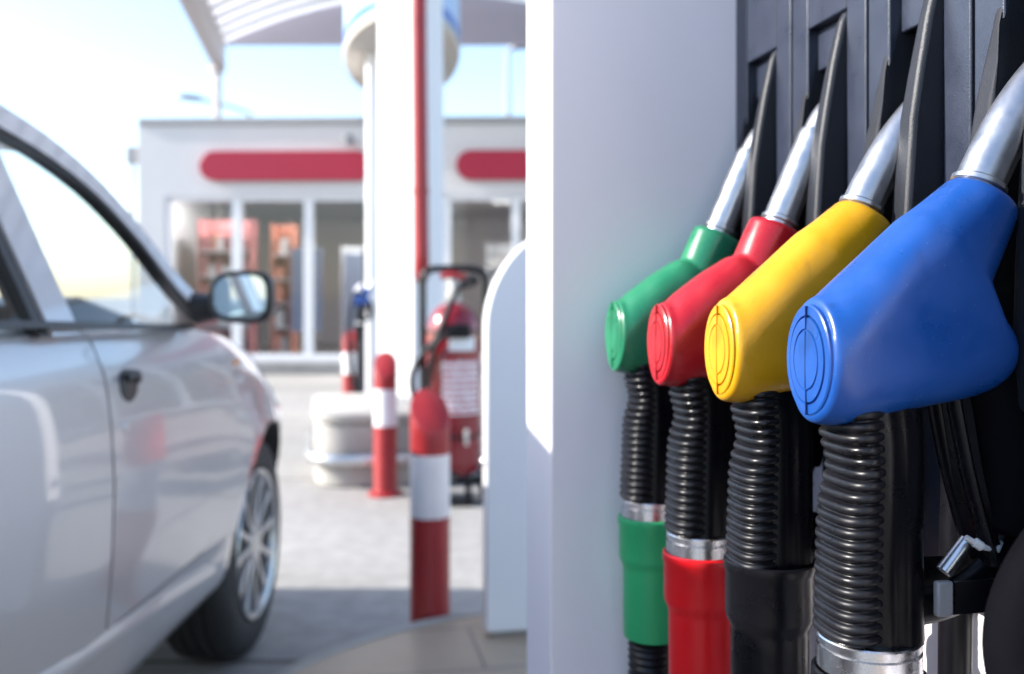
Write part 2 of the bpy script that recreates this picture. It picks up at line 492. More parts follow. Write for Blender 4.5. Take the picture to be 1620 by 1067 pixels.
# ------------------------------------------------------------------ the fuel dispenser
NOZ_S = [0.528, 0.6425, 0.757, 0.8715]        # where each nozzle hangs along the front
PITCH = 0.1145
def build_dispenser():
    root = thing('fuel_dispenser', 'tall white fuel dispenser with dark nozzle holsters and broad end column', 'fuel dispenser', FO, FROT)
    # cabinet: white body behind the holsters
    bm = BM()
    box(bm, -0.62, -0.016, -0.922, 0.75, 0.085, 0.812)
    box(bm, -0.62, -0.10, -0.922, 0.75, 0.812, 1.75)
    box(bm, -0.62, 0.06, -0.922, 0.75, 1.75, 2.35)
    finish(bm, 'cabinet', 'cabinet', root, bevel=0.004)
    bm = BM()
    box(bm, -0.60, 0.183, -1.030, -0.9245, 0.085, 2.6)
    finish(bm, 'end_column', 'cabinet', root, bevel=0.003, seg=2)
    bm = BM()                                  # seam cover strips on the white lower front
    for s in (0.45, 0.70):
        box(bm, -0.016, -0.0135, -s - 0.012, -s + 0.012, 0.12, 0.80)
    finish(bm, 'cover_strip', 'steel', root, bevel=0.0008)
    for k, s in enumerate([0.299, 0.4135] + NOZ_S):
        holster(root, s, k)
    return root

def holster(root, s, k):
    """dark moulded module: face plate, recessed boot, deep hole and two cheek fins"""
    h = BM()
    y0, y1 = -s - PITCH / 2 + 0.0016, -s + PITCH / 2 - 0.0016
    a, b = -s - 0.0295, -s + 0.0295           # the boot's sides (far, near)
    zt, zh, zb = 1.2175, 1.184, 0.975
    box(h, -0.05, 0.0, y0, a, 0.825, 1.86)
    box(h, -0.05, 0.0, b, y1, 0.825, 1.86)
    box(h, -0.05, 0.0, a, b, zt, 1.86)
    box(h, -0.05, -0.009, a, b, zh, zt)
    box(h, -0.05, -0.004, a, b, 0.825, zb)
    # pale lower rebate under the plate
    box(h, -0.05, -0.006, y0, y1, 0.807, 0.825)
    part = finish(h, 'holster', 'dark', root, bevel=0.0013)
    c = BM()
    box(c, -0.10, -0.088, a - 0.002, b + 0.002, zb - 0.02, zh + 0.02)
    # sloped throat
    prism(c, [(-0.088, zh + 0.015), (-0.088, 1.13), (-0.05, zh + 0.001), (-0.05, zh + 0.015)], a, b)
    finish(c, 'socket', 'darker', part)
    near = [(-0.03, zt - 0.0005), (-0.001, zt - 0.0005), (0.0035, 1.2075), (0.0105, 1.1765), (0.0165, 1.143), (0.0210, 1.1136), (0.0242, 1.067), (0.027, 1.02), (0.029, 0.96), (0.028, 0.94), (-0.03, 0.93)]
    far = [(-0.03, zh + 0.02), (-0.008, zh + 0.02), (-0.002, 1.178), (0.002, 1.158), (0.0075, 1.135), (0.0124, 1.1139), (0.0175, 1.08), (0.0225, 1.03), (0.026, 0.96), (0.025, 0.94), (-0.03, 0.93)]
    for poly, y, t0, t1 in ((near, b - 0.0002, 0.010, 0.019), (far, a + 0.0006, 0.0085, 0.012)):
        f = BM()
        def th(z): return t0 + (t1 - t0) * max(0, min(1, (1.2175 - z) / 0.15))
        if y > a + 0.01: loft(f, [[(x, y - th(z), z) for x, z in poly], [(x, y, z) for x, z in poly]])
        else: loft(f, [[(x, y - th(z), z) for x, z in poly], [(x, y + (0.006 if x > 0.004 else 0.0), z) for x, z in poly]])
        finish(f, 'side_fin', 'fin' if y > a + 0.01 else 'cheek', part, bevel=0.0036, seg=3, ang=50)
    # small hook plate low on the near cheek
    g = BM()
    prism(g, [(0.0, 1.062), (0.013, 1.058), (0.019, 1.046), (0.014, 1.036), (0.0, 1.034)], b - 0.016, b - 0.0125)
    finish(g, 'catch_plate', 'steel', part, bevel=0.0008)
build_dispenser()

# ------------------------------------------------------------------ fuel nozzles
def sgn(v, e): return math.copysign(abs(v) ** e, v)
DX, DZ = 0.104, 0.76
def hood_mesh(kind):
    # body sections run from the end cap to the bulge over the lever; neck sections from the body up to the spout
    A = [((131.5, 1001), (133.5, 933.5), 27.0), ((124, 1007), (126, 933.2), 27.8), ((113, 1016), (114, 935.5), 28.2), ((101, 1026), (100, 938.5), 28.0),
         ((89, 1036.5), (80, 942.5), 27.2), ((77, 1046), (60, 945.5), 26.6), ((64, 1046), (45, 948.5), 25.8), ((52, 1026), (35, 952.5), 24.4), ((42, 1000), (29, 957.5), 22.6), ((33.5, 990), (26, 963), 19.0), ((28, 983), (25.5, 969), 11.0)]
    NA = [((93, 1032.5), (60, 978), 26.6), ((79, 1044.6), (47, 991), 25.6), ((68, 1053), (39.5, 1003), 23.2), ((61, 1058.6), (30.5, 1020), 21.2), ((55, 1063.0), (20.5, 1041.0), 20.0)]
    B = [((131.5, 998), (134, 934), 26.5), ((124, 1004.5), (126, 933.5), 27.4), ((113, 1012.5), (114, 935.5), 27.8), ((102, 1020), (100, 938.5), 27.6),
         ((90, 1027), (80, 942.5), 27.0), ((78, 1033), (60, 946), 26.4), ((64, 1030), (45, 948.5), 25.6), ((52, 1017), (35, 952.5), 24.2), ((42, 1000), (29, 957.5), 22.6), ((33.5, 990), (26, 963), 19.0), ((28, 983), (25.5, 969), 11.0)]
    NB = [((84, 1018), (50, 982), 21.4), ((75.5, 1034), (40, 1003), 20.8), ((71.5, 1043), (32, 1019), 20.4), ((67.0, 1053), (26, 1032), 20.2), ((63.0, 1061.8), (20.5, 1043), 20.0)]
    secs, neck = (A, NA) if kind == 'A' else (B, NB)
    N = 48
    def ring(U, L, w, e, sc=1.0, off=(0, 0), el=None):
        el = e if el is None else el
        cx, cz = (U[0] + L[0]) / 2 + off[0], (U[1] + L[1]) / 2 + off[1]
        hx, hz = (U[0] - L[0]) / 2 * sc, (U[1] - L[1]) / 2 * sc
        E = lambda t: e if math.cos(t) > 0 else el
        return [((cx + hx * sgn(math.cos(t), E(t))) / 1000 - DX, w * sc * sgn(math.sin(t), E(t)) / 1000, (cz + hz * sgn(math.cos(t), E(t))) / 1000 - DZ)
                for t in (2 * PI * k / N for k in range(N))]
    def smooth(S):
        flat = spl([(a[0], a[1], b[0], b[1], w) for a, b, w in S], 4)
        return [((p[0], p[1]), (p[2], p[3]), p[4]) for p in flat]
    rings = []
    U, L, w = secs[0]
    for sc, o in ((0.80, 5.0), (0.90, 5.3), (0.955, 4.6), (0.985, 2.8)): rings.append(ring(U, L, w, 1.0, sc, (o, 0)))
    body = smooth(secs)
    for i, (U, L, w) in enumerate(body):
        q = i / (len(body) - 1)
        e = 1.0 - 0.30 * math.sin(PI * min(1, q * 1.1)) if q < 0.9 else 1.0
        rings.append(ring(U, L, w, e, el=1.0 - 0.52 * math.sin(PI * min(1, q * 1.08)) ** 0.8 if q < 0.92 else 1.0))
    bm = BM()
    loft(bm, rings)
    rings = []
    nk = smooth(neck)
    for i, (U, L, w) in enumerate(nk): rings.append(ring(U, L, w, (0.76 if kind == 'A' else 0.9) + (0.24 if kind == 'A' else 0.1) * i / (len(nk) - 1)))
    U, L, w = neck[-1]
    ax = (-0.52, 0.854)
    for sc, o in ((0.985, 1.4), (0.95, 2.6), (0.88, 3.2), (0.70, 3.2)):
        rings.append(ring(U, L, w, 1.0, sc, (ax[0] * o, ax[1] * o)))
    loft(bm, rings)
    bmesh.ops.recalc_face_normals(bm, faces=bm.faces[:])
    # weld body and neck into one moulded skin
    me = bpy.data.meshes.new('hood'); bm.to_mesh(me); bm.free()
    tmp = bpy.data.objects.new('hood_weld', me); COL.objects.link(tmp)
    rm = tmp.modifiers.new('weld', 'REMESH'); rm.mode = 'VOXEL'; rm.voxel_size = 0.00115; rm.use_smooth_shade = True
    sm_ = tmp.modifiers.new('soften', 'SMOOTH'); sm_.factor = 0.5; sm_.iterations = 48 if kind == 'A' else 8
    bpy.context.view_layer.update()
    out = bpy.data.meshes.new_from_object(tmp.evaluated_get(bpy.context.evaluated_depsgraph_get()))
    bpy.data.objects.remove(tmp)
    bm = BM(); bm.from_mesh(out); bpy.data.meshes.remove(out)
    return bm

def cap_mesh():
    """round end cap: stepped rings within the hood's rim"""
    cz = 967.3 / 1000 - DZ
    x0 = 138.0 / 1000 - DX
    prof = [(0.985, -0.003), (0.985, 0.0006), (0.955, 0.0012), (0.80, 0.0014), (0.785, 0.0002), (0.765, 0.0002), (0.75, 0.0018), (0.56, 0.0021), (0.545, 0.0013), (0.53, 0.0013), (0.515, 0.0022), (0.0, 0.0024)]
    bm = BM()
    lathe(bm, [(r, h) for r, h in prof], (x0, 0, cz), 40, 'X', 0, 0.0232, 0.0292)
    return bm

def make_nozzle(colour, kind, sleeve, ring_on):
    root = bpy.data.objects.new('fuel_nozzle', None)
    COL.objects.link(root); root.empty_display_size = 0.05
    hood = finish(hood_mesh(kind), 'hood', colour, root, ang=180)
    cap = finish(cap_mesh(), 'end_cap', colour, hood, ang=25)
    bm = BM()                                  # parting line across the cap
    cz = 967.3 / 1000 - DZ; x0 = 0.138 - DX
    for z0, z1, y in ((-0.0285, -0.0155, 0.0006), (-0.0150, 0.0150, 0.0), (0.0162, 0.0280, 0.0004)):
        prism(bm, [(y - 0.00018, cz + z0), (y + 0.00018, cz + z0), (y + 0.00018, cz + z1), (y - 0.00018, cz + z1)], x0, x0 + 0.00262, 'yz')
    finish(bm, 'parting_line', M['seam'] if colour == 'blue' else seam_for(colour), hood)
    # spout
    def L(d, z): return (d - DX, 0, z - DZ)
    if kind == 'A':
        path = spl([L(0.0455, 1.046), L(0.0405, 1.057), L(0.0325, 1.0725), L(0.0215, 1.0915), L(0.009, 1.109), L(-0.007, 1.1265), L(-0.026, 1.142)], 6)
    else:
        path = spl([L(0.0455, 1.046), L(0.0405, 1.0575), L(0.0335, 1.073), L(0.027, 1.088), L(0.0135, 1.118), L(0.003, 1.139), L(-0.012, 1.156), L(-0.027, 1.166)], 6)
    n = len(path)
    bm = BM()
    step = int(n * (0.66 if kind == 'B' else 0.9))
    tube(bm, path[:step], [0.0130] * (step - 1) + [0.0122], 28)
    sp = finish(bm, 'spout', 'spout', root, ang=50)
    bm = BM()
    tube(bm, path[step - 1:], 0.0108, 24)
    finish(bm, 'spout_tip', 'spout', sp)
    bm = BM()
    p0, p1 = Vector(path[1]), Vector(path[3])
    dr = (p1 - p0).normalized()
    q = Vector(L(0.0398, 1.0585))
    tube(bm, [q, q + dr * 0.001, q + dr * 0.0034, q + dr * 0.0044], [0.0136, 0.0146, 0.0146, 0.0134], 28)
    finish(bm, 'collar_ring', 'spout', sp, ang=30)
    # grip: smooth fluted back, ribbed front sleeve
    zb = 0.822 if ring_on else 0.828
    bm = BM()
    rings = []
    prof = [(zb, 0.0215, 0.0222, 0.0985), (0.835, 0.0212, 0.0220, 0.0987), (0.87, 0.0208, 0.0216, 0.0985), (0.90, 0.0204, 0.021, 0.0980), (0.925, 0.0212, 0.021, 0.0985), (0.945, 0.0215, 0.0195, 0.1000), (0.958, 0.020, 0.0175, 0.102)]
    N = 72
    for z, rx, ry, cx in prof:
        r = []
        for k in range(N):
            t = 2 * PI * k / N
            fl = 1.0 - 0.045 * (max(0, math.cos(7 * (t - PI / 2) * 1.0)) ** 6 if math.cos(t) < 0.25 else 0)
            r.append((cx - DX + rx * fl * sgn(math.cos(t), 0.85), ry * fl * sgn(math.sin(t), 0.85), z - DZ))
        rings.append(r)
    loft(bm, rings)
    grip = finish(bm, 'grip', 'grip_black', root, ang=50)
    bm = BM()
    rings = []
    z = zb + 0.0015
    rib = 0.0060
    while z < 0.944:
        f = (z - zb) / (0.944 - zb)
        out = 0.1258 - 0.0052 * math.exp(-((z - 0.908) / 0.013) ** 2) + 0.0034 * (1 - f) ** 1.5     # the front edge pulls in under the hood
        back = 0.1035
        for dz, g in ((0.0, -0.0013), (0.0008, -0.0012), (0.0012, 0.0001), (0.0018, 0.0008), (0.0031, 0.0011), (0.0045, 0.0007), (0.0051, 0.0001), (0.0055, -0.0012)):
            cx = (out + back) / 2; rx = (out - back) / 2 + g; ry = 0.0212 + g * 1.0
            if z + dz > 0.946: break
            r = []
            for k in range(40):
                t = 2 * PI * k / 40
                r.append((cx - DX + rx * sgn(math.cos(t), 0.8), ry * sgn(math.sin(t), 0.72), z + dz - DZ - 0.0012 * math.cos(t)))
            rings.append(r)
        z += rib
    loft(bm, rings)
    finish(bm, 'ribbed_sleeve', 'rubber', grip, ang=70)
    # lever, its two ribs and the guard behind the grip
    bm = BM()
    for y in (-0.0085, 0.0085):
        p = spl([L(0.062, 0.955), L(0.058, 0.935), L(0.052, 0.908), L(0.044, 0.880), L(0.037, 0.858)], 5)
        p = [(a[0], y, a[2]) for a in p]
        tube(bm, p, [0.0052] * len(p), 8, flat=0.62)
    p = spl([L(0.054, 0.955), L(0.050, 0.935), L(0.045, 0.908), L(0.038, 0.880), L(0.031, 0.858)], 5)
    rings = [[(a[0] + dx, y, a[2]) for dx, y in ((-0.002, -0.0085), (0.008, -0.0085), (0.008, 0.0085), (-0.002, 0.0085))] for a in p]
    loft(bm, rings)
    lever = finish(bm, 'trigger_lever', 'gloss_black', root, ang=45)
    if colour == 'blue':
        bm = BM()
        tube(bm, [(0.0555 - DX, 0.012, 0.874 - DZ), (0.047 - DX, 0.0125, 0.869 - DZ), (0.036 - DX, 0.0105, 0.866 - DZ), (0.029 - DX, 0.004, 0.868 - DZ)], 0.0016, 8)
        tube(bm, [(0.0505 - DX, 0.012, 0.8715 - DZ), (0.047 - DX, 0.0128, 0.869 - DZ)], 0.0026, 8)
        finish(bm, 'cable_tie', 'label', lever)
        bm = BM()
        tube(bm, [(0.060 - DX, 0.0, 0.853 - DZ), (0.046 - DX, 0.0, 0.869 - DZ)], 0.0045, 14)
        finish(bm, 'steel_link', 'steel', root, ang=50)
    bm = BM()
    p = spl([L(0.030, 0.968), L(0.020, 0.945), L(0.015, 0.915), L(0.016, 0.885), L(0.024, 0.862), L(0.040, 0.846), L(0.058, 0.838), L(0.078, 0.835)], 5)
    tube(bm, p, 0.0052, 12, flat=2.0)
    guard = finish(bm, 'lever_guard', 'gloss_black', root, ang=50)
    # strap round the foot of the grip with its buckle
    bm = BM()
    cyc = []
    for k in range(48):
        t = 2 * PI * k / 48
        cyc.append((0.0705 - DX + 0.0545 * sgn(math.cos(t), 0.7), 0.0238 * sgn(math.sin(t), 0.6)))
    z0, z1 = 0.8385, 0.8550
    inn = [(x * 0.965 - 0.001, y * 0.93) for x, y in cyc]
    if ring_on or True:
        keep = [i for i in range(48) if cyc[i][0] + DX < 0.082]
        seq = keep
        # open band: from the near side of the grip round the back to the far side
        ro = [[(cyc[i][0], cyc[i][1], z0 - DZ), (cyc[i][0], cyc[i][1], z1 - DZ), (inn[i][0], inn[i][1], z1 - DZ), (inn[i][0], inn[i][1], z0 - DZ)] for i in seq]
        loft(bm, ro)
    strap = finish(bm, 'strap', 'gloss_black', root, ang=50)
    for y0, y1 in ((0.0212, 0.0258), (-0.0258, -0.0212)):
        bm = BM()
        box(bm, 0.0725 - DX, 0.0815 - DX, y0, y1, 0.8380 - DZ, 0.8560 - DZ)
        finish(bm, 'buckle', 'buckle', strap, bevel=0.0012)
    # black valve housing behind the lever
    bm = BM()
    tube(bm, spl([L(0.040, 0.968), L(0.030, 0.945), L(0.024, 0.915), L(0.022, 0.885), L(0.024, 0.872)], 5), [0.017] * 19 + [0.0165, 0.013], 20)
    finish(bm, 'valve_housing', 'hose_black', root, ang=50)
    # swivel ring, cuff and hose below the grip
    if ring_on:
        bm = BM()
        zt = 0.8225
        lathe(bm, [(0.010, 0.0), (0.0255, 0.0), (0.0262, -0.0008), (0.0262, -0.0040), (0.0250, -0.0046), (0.0250, -0.0056), (0.0264, -0.0062), (0.0264, -0.0165), (0.0256, -0.0173), (0.010, -0.0173)], (0, 0, zt - DZ), 40)
        finish(bm, 'swivel_ring', 'alu', root, ang=30)
    zt, low, cm = {'short': (0.805, 0.700, 'rubber'), 'red': (0.8075, 0.56, 'red_rubber'), 'green': (0.8075, 0.7015, 'green_rubber'), 'black': (0.8325, 0.56, 'rubber')}[sleeve]
    bm = BM()
    lathe(bm, [(0.016, zt - 0.004), (0.0262, zt - 0.001), (0.0275, zt), (0.0290, zt - 0.001), (0.0292, zt - 0.006), (0.0283, zt - 0.0075), (0.0281, zt - 0.035), (0.0272, zt - 0.0385), (0.0252, zt - 0.0425), (0.0246, zt - 0.046), (0.0244, low + 0.002), (0.0236, low), (0.016, low)], (0, 0, -DZ), 44)
    finish(bm, 'hose_cuff', 'gloss_black' if cm == 'rubber' else cm, root, ang=40)
    # ribbed black hose down to a loop and back into the cabinet
    P = spl([L(0.104, low + 0.004), L(0.104, low - 0.10), L(0.106, 0.42), L(0.098, 0.31), L(0.070, 0.25), L(0.030, 0.26), L(-0.020, 0.30)], 14)
    rr = []
    QQ = []
    for i in range(len(P) - 1):
        for j in range(2):
            t = j / 2
            QQ.append(tuple(a + (b - a) * t for a, b in zip(P[i], P[i + 1])))
    for i in range(len(QQ)): rr.append(0.0205 if i % 2 else 0.0182)
    bm = BM()
    tube(bm, QQ, rr, 20)
    finish(bm, 'hose', 'rubber', root, ang=60)
    return root

_seam = {}
def seam_for(c):
    if c not in _seam:
        _seam[c] = mat(c + ' parting line', {'yellow': (0.40, 0.19, 0.0), 'red': (0.24, 0.006, 0.012), 'green': (0.012, 0.15, 0.066)}[c], 0.6)
    return _seam[c]

GROUP_NOZ = 'fuel nozzles hanging in the dispenser'
noz_spec = [
    ('blue', 'A', 'short', True, 'fuel nozzle with glossy blue hood and black ribbed grip', 0.0),
    ('yellow', 'A', 'black', False, 'fuel nozzle with yellow hood and wide black hose cuff', -0.0008),
    ('red', 'B', 'red', True, 'fuel nozzle with red necked hood and red hose cuff', -0.0015),
    ('green', 'B', 'green', True, 'fuel nozzle with green necked hood and green hose cuff', 0.0),
]
nozzles = {}
for s, (c, kind, slv, ring_on, lab, dz) in zip(NOZ_S, noz_spec):
    r = make_nozzle(c, kind, slv, ring_on)
    r.location = at(s, DX, DZ + dz); r.rotation_euler = (0, 0, FROT)
    tag(r, lab, 'fuel nozzle', GROUP_NOZ)
    nozzles[c] = r

# black hoses that hang on the dispenser front behind the nozzles
def hanging_hose(s, d, z0, z1, r, label, bulge=0.0):
    bm = BM()
    a = [at(s, d - 0.05, z0), at(s, d - 0.012, z0 + 0.012), at(s, d, z0 - 0.03), at(s + bulge, d + 0.004, (z0 + z1) / 2), at(s + bulge, d + 0.006, z1 + 0.06), at(s, d + 0.002, z1), at(s - 0.01, d - 0.03, z1 - 0.02), at(s - 0.01, d - 0.09, z1 - 0.02)]
    base = at(s, d, z1)
    P = spl([tuple(Vector(p) - base) for p in a], 8)
    tube(bm, P, r, 16)
    o = finish(bm, 'vapour_hose', 'gloss_black', None, ang=60)
    o.location = base
    return tag(o, label, 'hose', 'thin black hoses on the dispenser front')
hanging_hose(0.575, 0.016, 0.955, 0.50, 0.0095, 'thin black hose hanging behind the blue nozzle grip')
hanging_hose(0.692, 0.016, 0.955, 0.50, 0.0095, 'thin black hose hanging behind the yellow nozzle grip')
hanging_hose(0.806, 0.016, 0.955, 0.50, 0.0095, 'thin black hose hanging behind the red nozzle grip')

def hose_loop():
    bm = BM()
    base = at(0.42, 0.06, 0.86)
    P = [at(0.40, -0.05, 0.955), at(0.405, 0.02, 0.95), at(0.425, 0.054, 0.915), at(0.440, 0.078, 0.87), at(0.438, 0.083, 0.832), at(0.415, 0.070, 0.80), at(0.38, 0.035, 0.785), at(0.34, -0.01, 0.78), at(0.32, -0.06, 0.78)]
    tube(bm, spl([tuple(p - base) for p in P], 8), 0.016, 24)
    o = finish(bm, 'thick_hose', 'hose_black', None, ang=60)
    o.location = base
    tag(o, 'thickest black hose, bulging low down to the right of the blue nozzle', 'hose')
    bm = BM()
    base = at(0.475, 0.03, 0.82)
    P = [at(0.505, -0.05, 0.875), at(0.500, 0.0, 0.872), at(0.488, 0.035, 0.855), at(0.478, 0.05, 0.825), at(0.472, 0.046, 0.795), at(0.455, 0.02, 0.772), at(0.44, -0.04, 0.765)]
    tube(bm, spl([tuple(p - base) for p in P], 8), 0.0155, 24)
    o = finish(bm, 'elbow_hose', 'hose_black', None, ang=60)
    o.location = base
    tag(o, 'black elbow shaped hose under the strap of the blue nozzle', 'hose')
hose_loop()

# ------------------------------------------------------------------ white end shield on the island
def build_shield():
    s0, d0 = 2.60, -0.034
    root = thing('end_shield', 'white upright guard panel with rounded top corner behind the end column', 'guard panel', at(s0, d0 - 0.3, 0.08), FROT)
    poly = [(0.3, 0.012)]
    for k in range(0, 25):
        a = PI / 2 * k / 24
        poly.append((0.3 - 0.26 + 0.26 * math.cos(a), 0.83 + 0.29 * math.sin(a)))
    poly += [(-0.3, 1.12), (-0.3, 0.012)]
    bm = BM()
    prism(bm, poly, -0.055, 0.0)
    finish(bm, 'panel', 'shield', root, bevel=0.005, ang=40)
    bm = BM()
    box(bm, -0.28, 0.28, -0.045, -0.01, -0.002, 0.0125)
    finish(bm, 'foot_rail', 'base', root)
    bm = BM()
    lathe(bm, [(0.0, -0.004), (0.012, -0.004), (0.013, 0.006), (0.009, 0.011), (0.0, 0.012)], (0.298, -0.027, 0.47), 16, 'X')
    finish(bm, 'bolt', 'steel', root)
build_shield()

# ------------------------------------------------------------------ bollards
def make_bollard():
    root = bpy.data.objects.new('bollard', None)
    COL.objects.link(root); root.empty_display_size = 0.1
    r = 0.059
    N = 40
    def top(x, y): return 0.722 - 0.062 + (y) / r * 0.062 + 0.012 * 0
    bm = BM()
    prof = [(0.0, 0.088, 0), (0.010, 0.088, 0), (0.016, 0.082, 0), (0.020, 0.062, 0), (0.028, 0.0595, 0), (0.535, 0.059, 0)]
    def ring(z, rr): return [(rr * math.cos(2 * PI * k / N), rr * math.sin(2 * PI * k / N), z) for k in range(N)]
    # slanted crown
    low = ring(0.560, r)
    hi = [(x, y, top(x, y)) for x, y, _ in ring(0, r * 0.985)]
    inn = [(x * 0.9, y * 0.9, top(x * 0.9, y * 0.9) + 0.004) for x, y, _ in ring(0, r)]
    loft(bm, [ring(z, rr) for z, rr, _ in prof] + [low, [(x / 0.985, y / 0.985, z - 0.006) for x, y, z in hi], hi, inn])
    finish(bm, 'post', 'red_paint', root, ang=35)
    bm = BM()
    lathe(bm, [(0.05, 0.350), (0.0593, 0.3505), (0.0593, 0.5355), (0.05, 0.536)], (0, 0, 0), N)
    finish(bm, 'white_band', 'white_paint', root, ang=40)
    return root
b0 = make_bollard()
for i, (x, y, rz, lab) in enumerate([
        (-0.244, 2.82, 0.35, 'red bollard with white band at the rounded island end, nearest the camera'),
        (-0.639, 4.79, 0.1, 'red bollard with white band standing before the low white plinth'),
        (-1.37, 8.0, 0.0, 'small distant red bollard with white band beyond the plinth')]):
    b = b0 if i == 0 else copy_tree(b0)
    b.location = (x, y, 0); b.rotation_euler = (0, 0, rz)
    tag(b, lab, 'bollard', 'red and white bollards')

# ------------------------------------------------------------------ second island: plinth, pillar, pump, extinguisher
def build_plinth():
    root = thing('low_plinth', 'low white concrete plinth with rounded end and steel bumper band', 'plinth', at(6.6, 0.02, 0), FROT)
    def out(w, e, n=28):
        pts = []
        for k in range(n + 1):
            a = PI * k / n
            pts.append((w * sgn(math.cos(a), 0.35), -(-1.05 - e * sgn(math.sin(a), 0.45))))
        pts += [(-w, 0.55), (w, 0.55)]
        return pts
    bm = BM()
    A = out(0.44, 0.45)
    loft(bm, [[(x, y, z) for x, y in A] for z in (0, 0.33)])
    finish(bm, 'body', 'kerb', root, bevel=0.01)
    bm = BM()
    B = out(0.455, 0.465)
    C = out(0.43, 0.44)
    loft(bm, [[(x, y, z) for x, y in q] for q, z in ((C, 0.331), (C, 0.345), (B, 0.346), (B, 0.385), (C, 0.40))])
    finish(bm, 'top_slab', 'kerb', root)
    bm = BM()
    D = out(0.475, 0.485)
    P = [(x, y, 0.15) for x, y in D[:-2]]
    P = [(P[0][0], 0.56, 0.15)] + P + [(P[-1][0], 0.56, 0.15)]
    tube(bm, P, 0.03, 10, flat=0.6, up=(0, 0, 1))
    finish(bm, 'bumper_band', 'steel', root)
build_plinth()

def build_pillar():
    cx, cy = -0.60, 5.62
    root = thing('canopy_pillar', 'tall white square pillar standing on the plinth behind the extinguisher', 'pillar', (cx, cy, 0.4), math.radians(-33))
    bm = BM()
    w = 0.139
    box(bm, -w, w, -w, w, 0.0, 4.6)
    finish(bm, 'shaft', 'pillar', root, bevel=0.012)
    bm = BM()
    box(bm, -w - 0.02, w + 0.02, -w - 0.02, w + 0.02, 0.0005, 0.03)
    finish(bm, 'base_plate', 'galv', root, bevel=0.003)
    # red pipe up the pillar's near corner
    bm = BM()
    q = Vector((-0.515, 5.40, 0))
    pts = [(-0.02, 0.15, 1.12), (-0.005, 0.05, 1.13), (0.0, 0.0, 1.20), (-0.004, 0, 1.5), (-0.02, 0, 3.0), (-0.03, 0, 4.9)]
    tube(bm, spl(pts, 4), 0.044, 18)
    for z in (1.6, 2.9):
        lathe(bm, [(0.03, -0.02), (0.049, -0.018), (0.049, 0.018), (0.03, 0.02)], (-0.006, 0, z), 18)
    o = finish(bm, 'red_pipe', 'red_paint')
    o.location = q
    tag(o, 'long vertical red pipe running up the front of the white pillar', 'pipe')
build_pillar()

def build_rear_pillar():
    root = thing('sign_pillar', 'broad white pillar carrying an oval pale blue sign drum', 'sign pillar', (-0.845, 7.25, 0.0), math.radians(8))
    bm = BM()
    box(bm, -0.265, 0.30, -0.35, 0.35, 0, 2.8)
    finish(bm, 'shaft', 'pillar', root, bevel=0.03, seg=3)
    bm = BM()
    lathe(bm, [(0.5, 2.772), (0.985, 2.772), (1.0, 2.79), (1.0, 2.82), (0.5, 2.83)], (0, 0, 0), 56, 'Z', 0, 0.435, 1.32)
    d = finish(bm, 'drum_soffit', 'soffit', root, ang=30)
    bm = BM()
    lathe(bm, [(0.9, 2.821), (0.992, 2.821), (0.992, 4.1), (0.9, 4.12)], (0, 0, 0), 56, 'Z', 0, 0.435, 1.32)
    finish(bm, 'sign_fascia', 'sign_blue', root, ang=30)
    bm = BM()
    lathe(bm, [(0.97, 2.84), (1.004, 2.84), (1.004, 2.90), (0.97, 2.90)], (0, 0, 0), 56, 'Z', 0, 0.435, 1.32)
    finish(bm, 'blue_edge', 'sign_dark', root, ang=30)
    bm = BM()
    box(bm, 0.301, 0.306, -0.2, 0.2, 1.4, 2.15)
    finish(bm, 'notice_board', 'poster', root)
    # small pump front on the left face
    bm = BM()
    box(bm, -0.295, -0.267, -0.30, 0.30, 0.0, 1.35)
    finish(bm, 'pump_front', 'dark', root, bevel=0.01)
build_rear_pillar()

# distant nozzles on the pump front of the sign pillar
for i, (px, py, pz, lab) in enumerate([(-1.00, 6.70, 0.76, 'small blurred blue nozzle hanging on the far sign pillar'),
                                       (-1.035, 6.95, 0.83, 'small blurred pale nozzle hanging above the far blue nozzle')]):
    c = copy_tree(nozzles['blue'])
    c.location = (px - 0.08, py, pz); c.rotation_euler = (0, 0, math.radians(-169))
    tag(c, lab, 'fuel nozzle', 'distant nozzles on the sign pillar')
    if i == 1:
        for ch in c.children_recursive:
            if ch.name.startswith(('hood', 'end_cap')):
                ch.data = ch.data.copy(); ch.data.materials[0] = M['white_paint']
def loop_hose():
    bm = BM()
    base = Vector((-1.06, 6.5, 0.0))
    P = [(0.02, 0.1, 1.02), (-0.03, 0.0, 1.00), (-0.055, -0.03, 0.75), (-0.03, -0.02, 0.45), (0.04, 0.02, 0.26), (0.10, 0.12, 0.22), (0.14, 0.36, 0.30)]
    tube(bm, spl(P, 8), 0.015, 10)
    o = finish(bm, 'pump_hose', 'rubber'); o.location = base
    tag(o, 'black hose looping down in front of the far sign pillar', 'hose')
loop_hose()

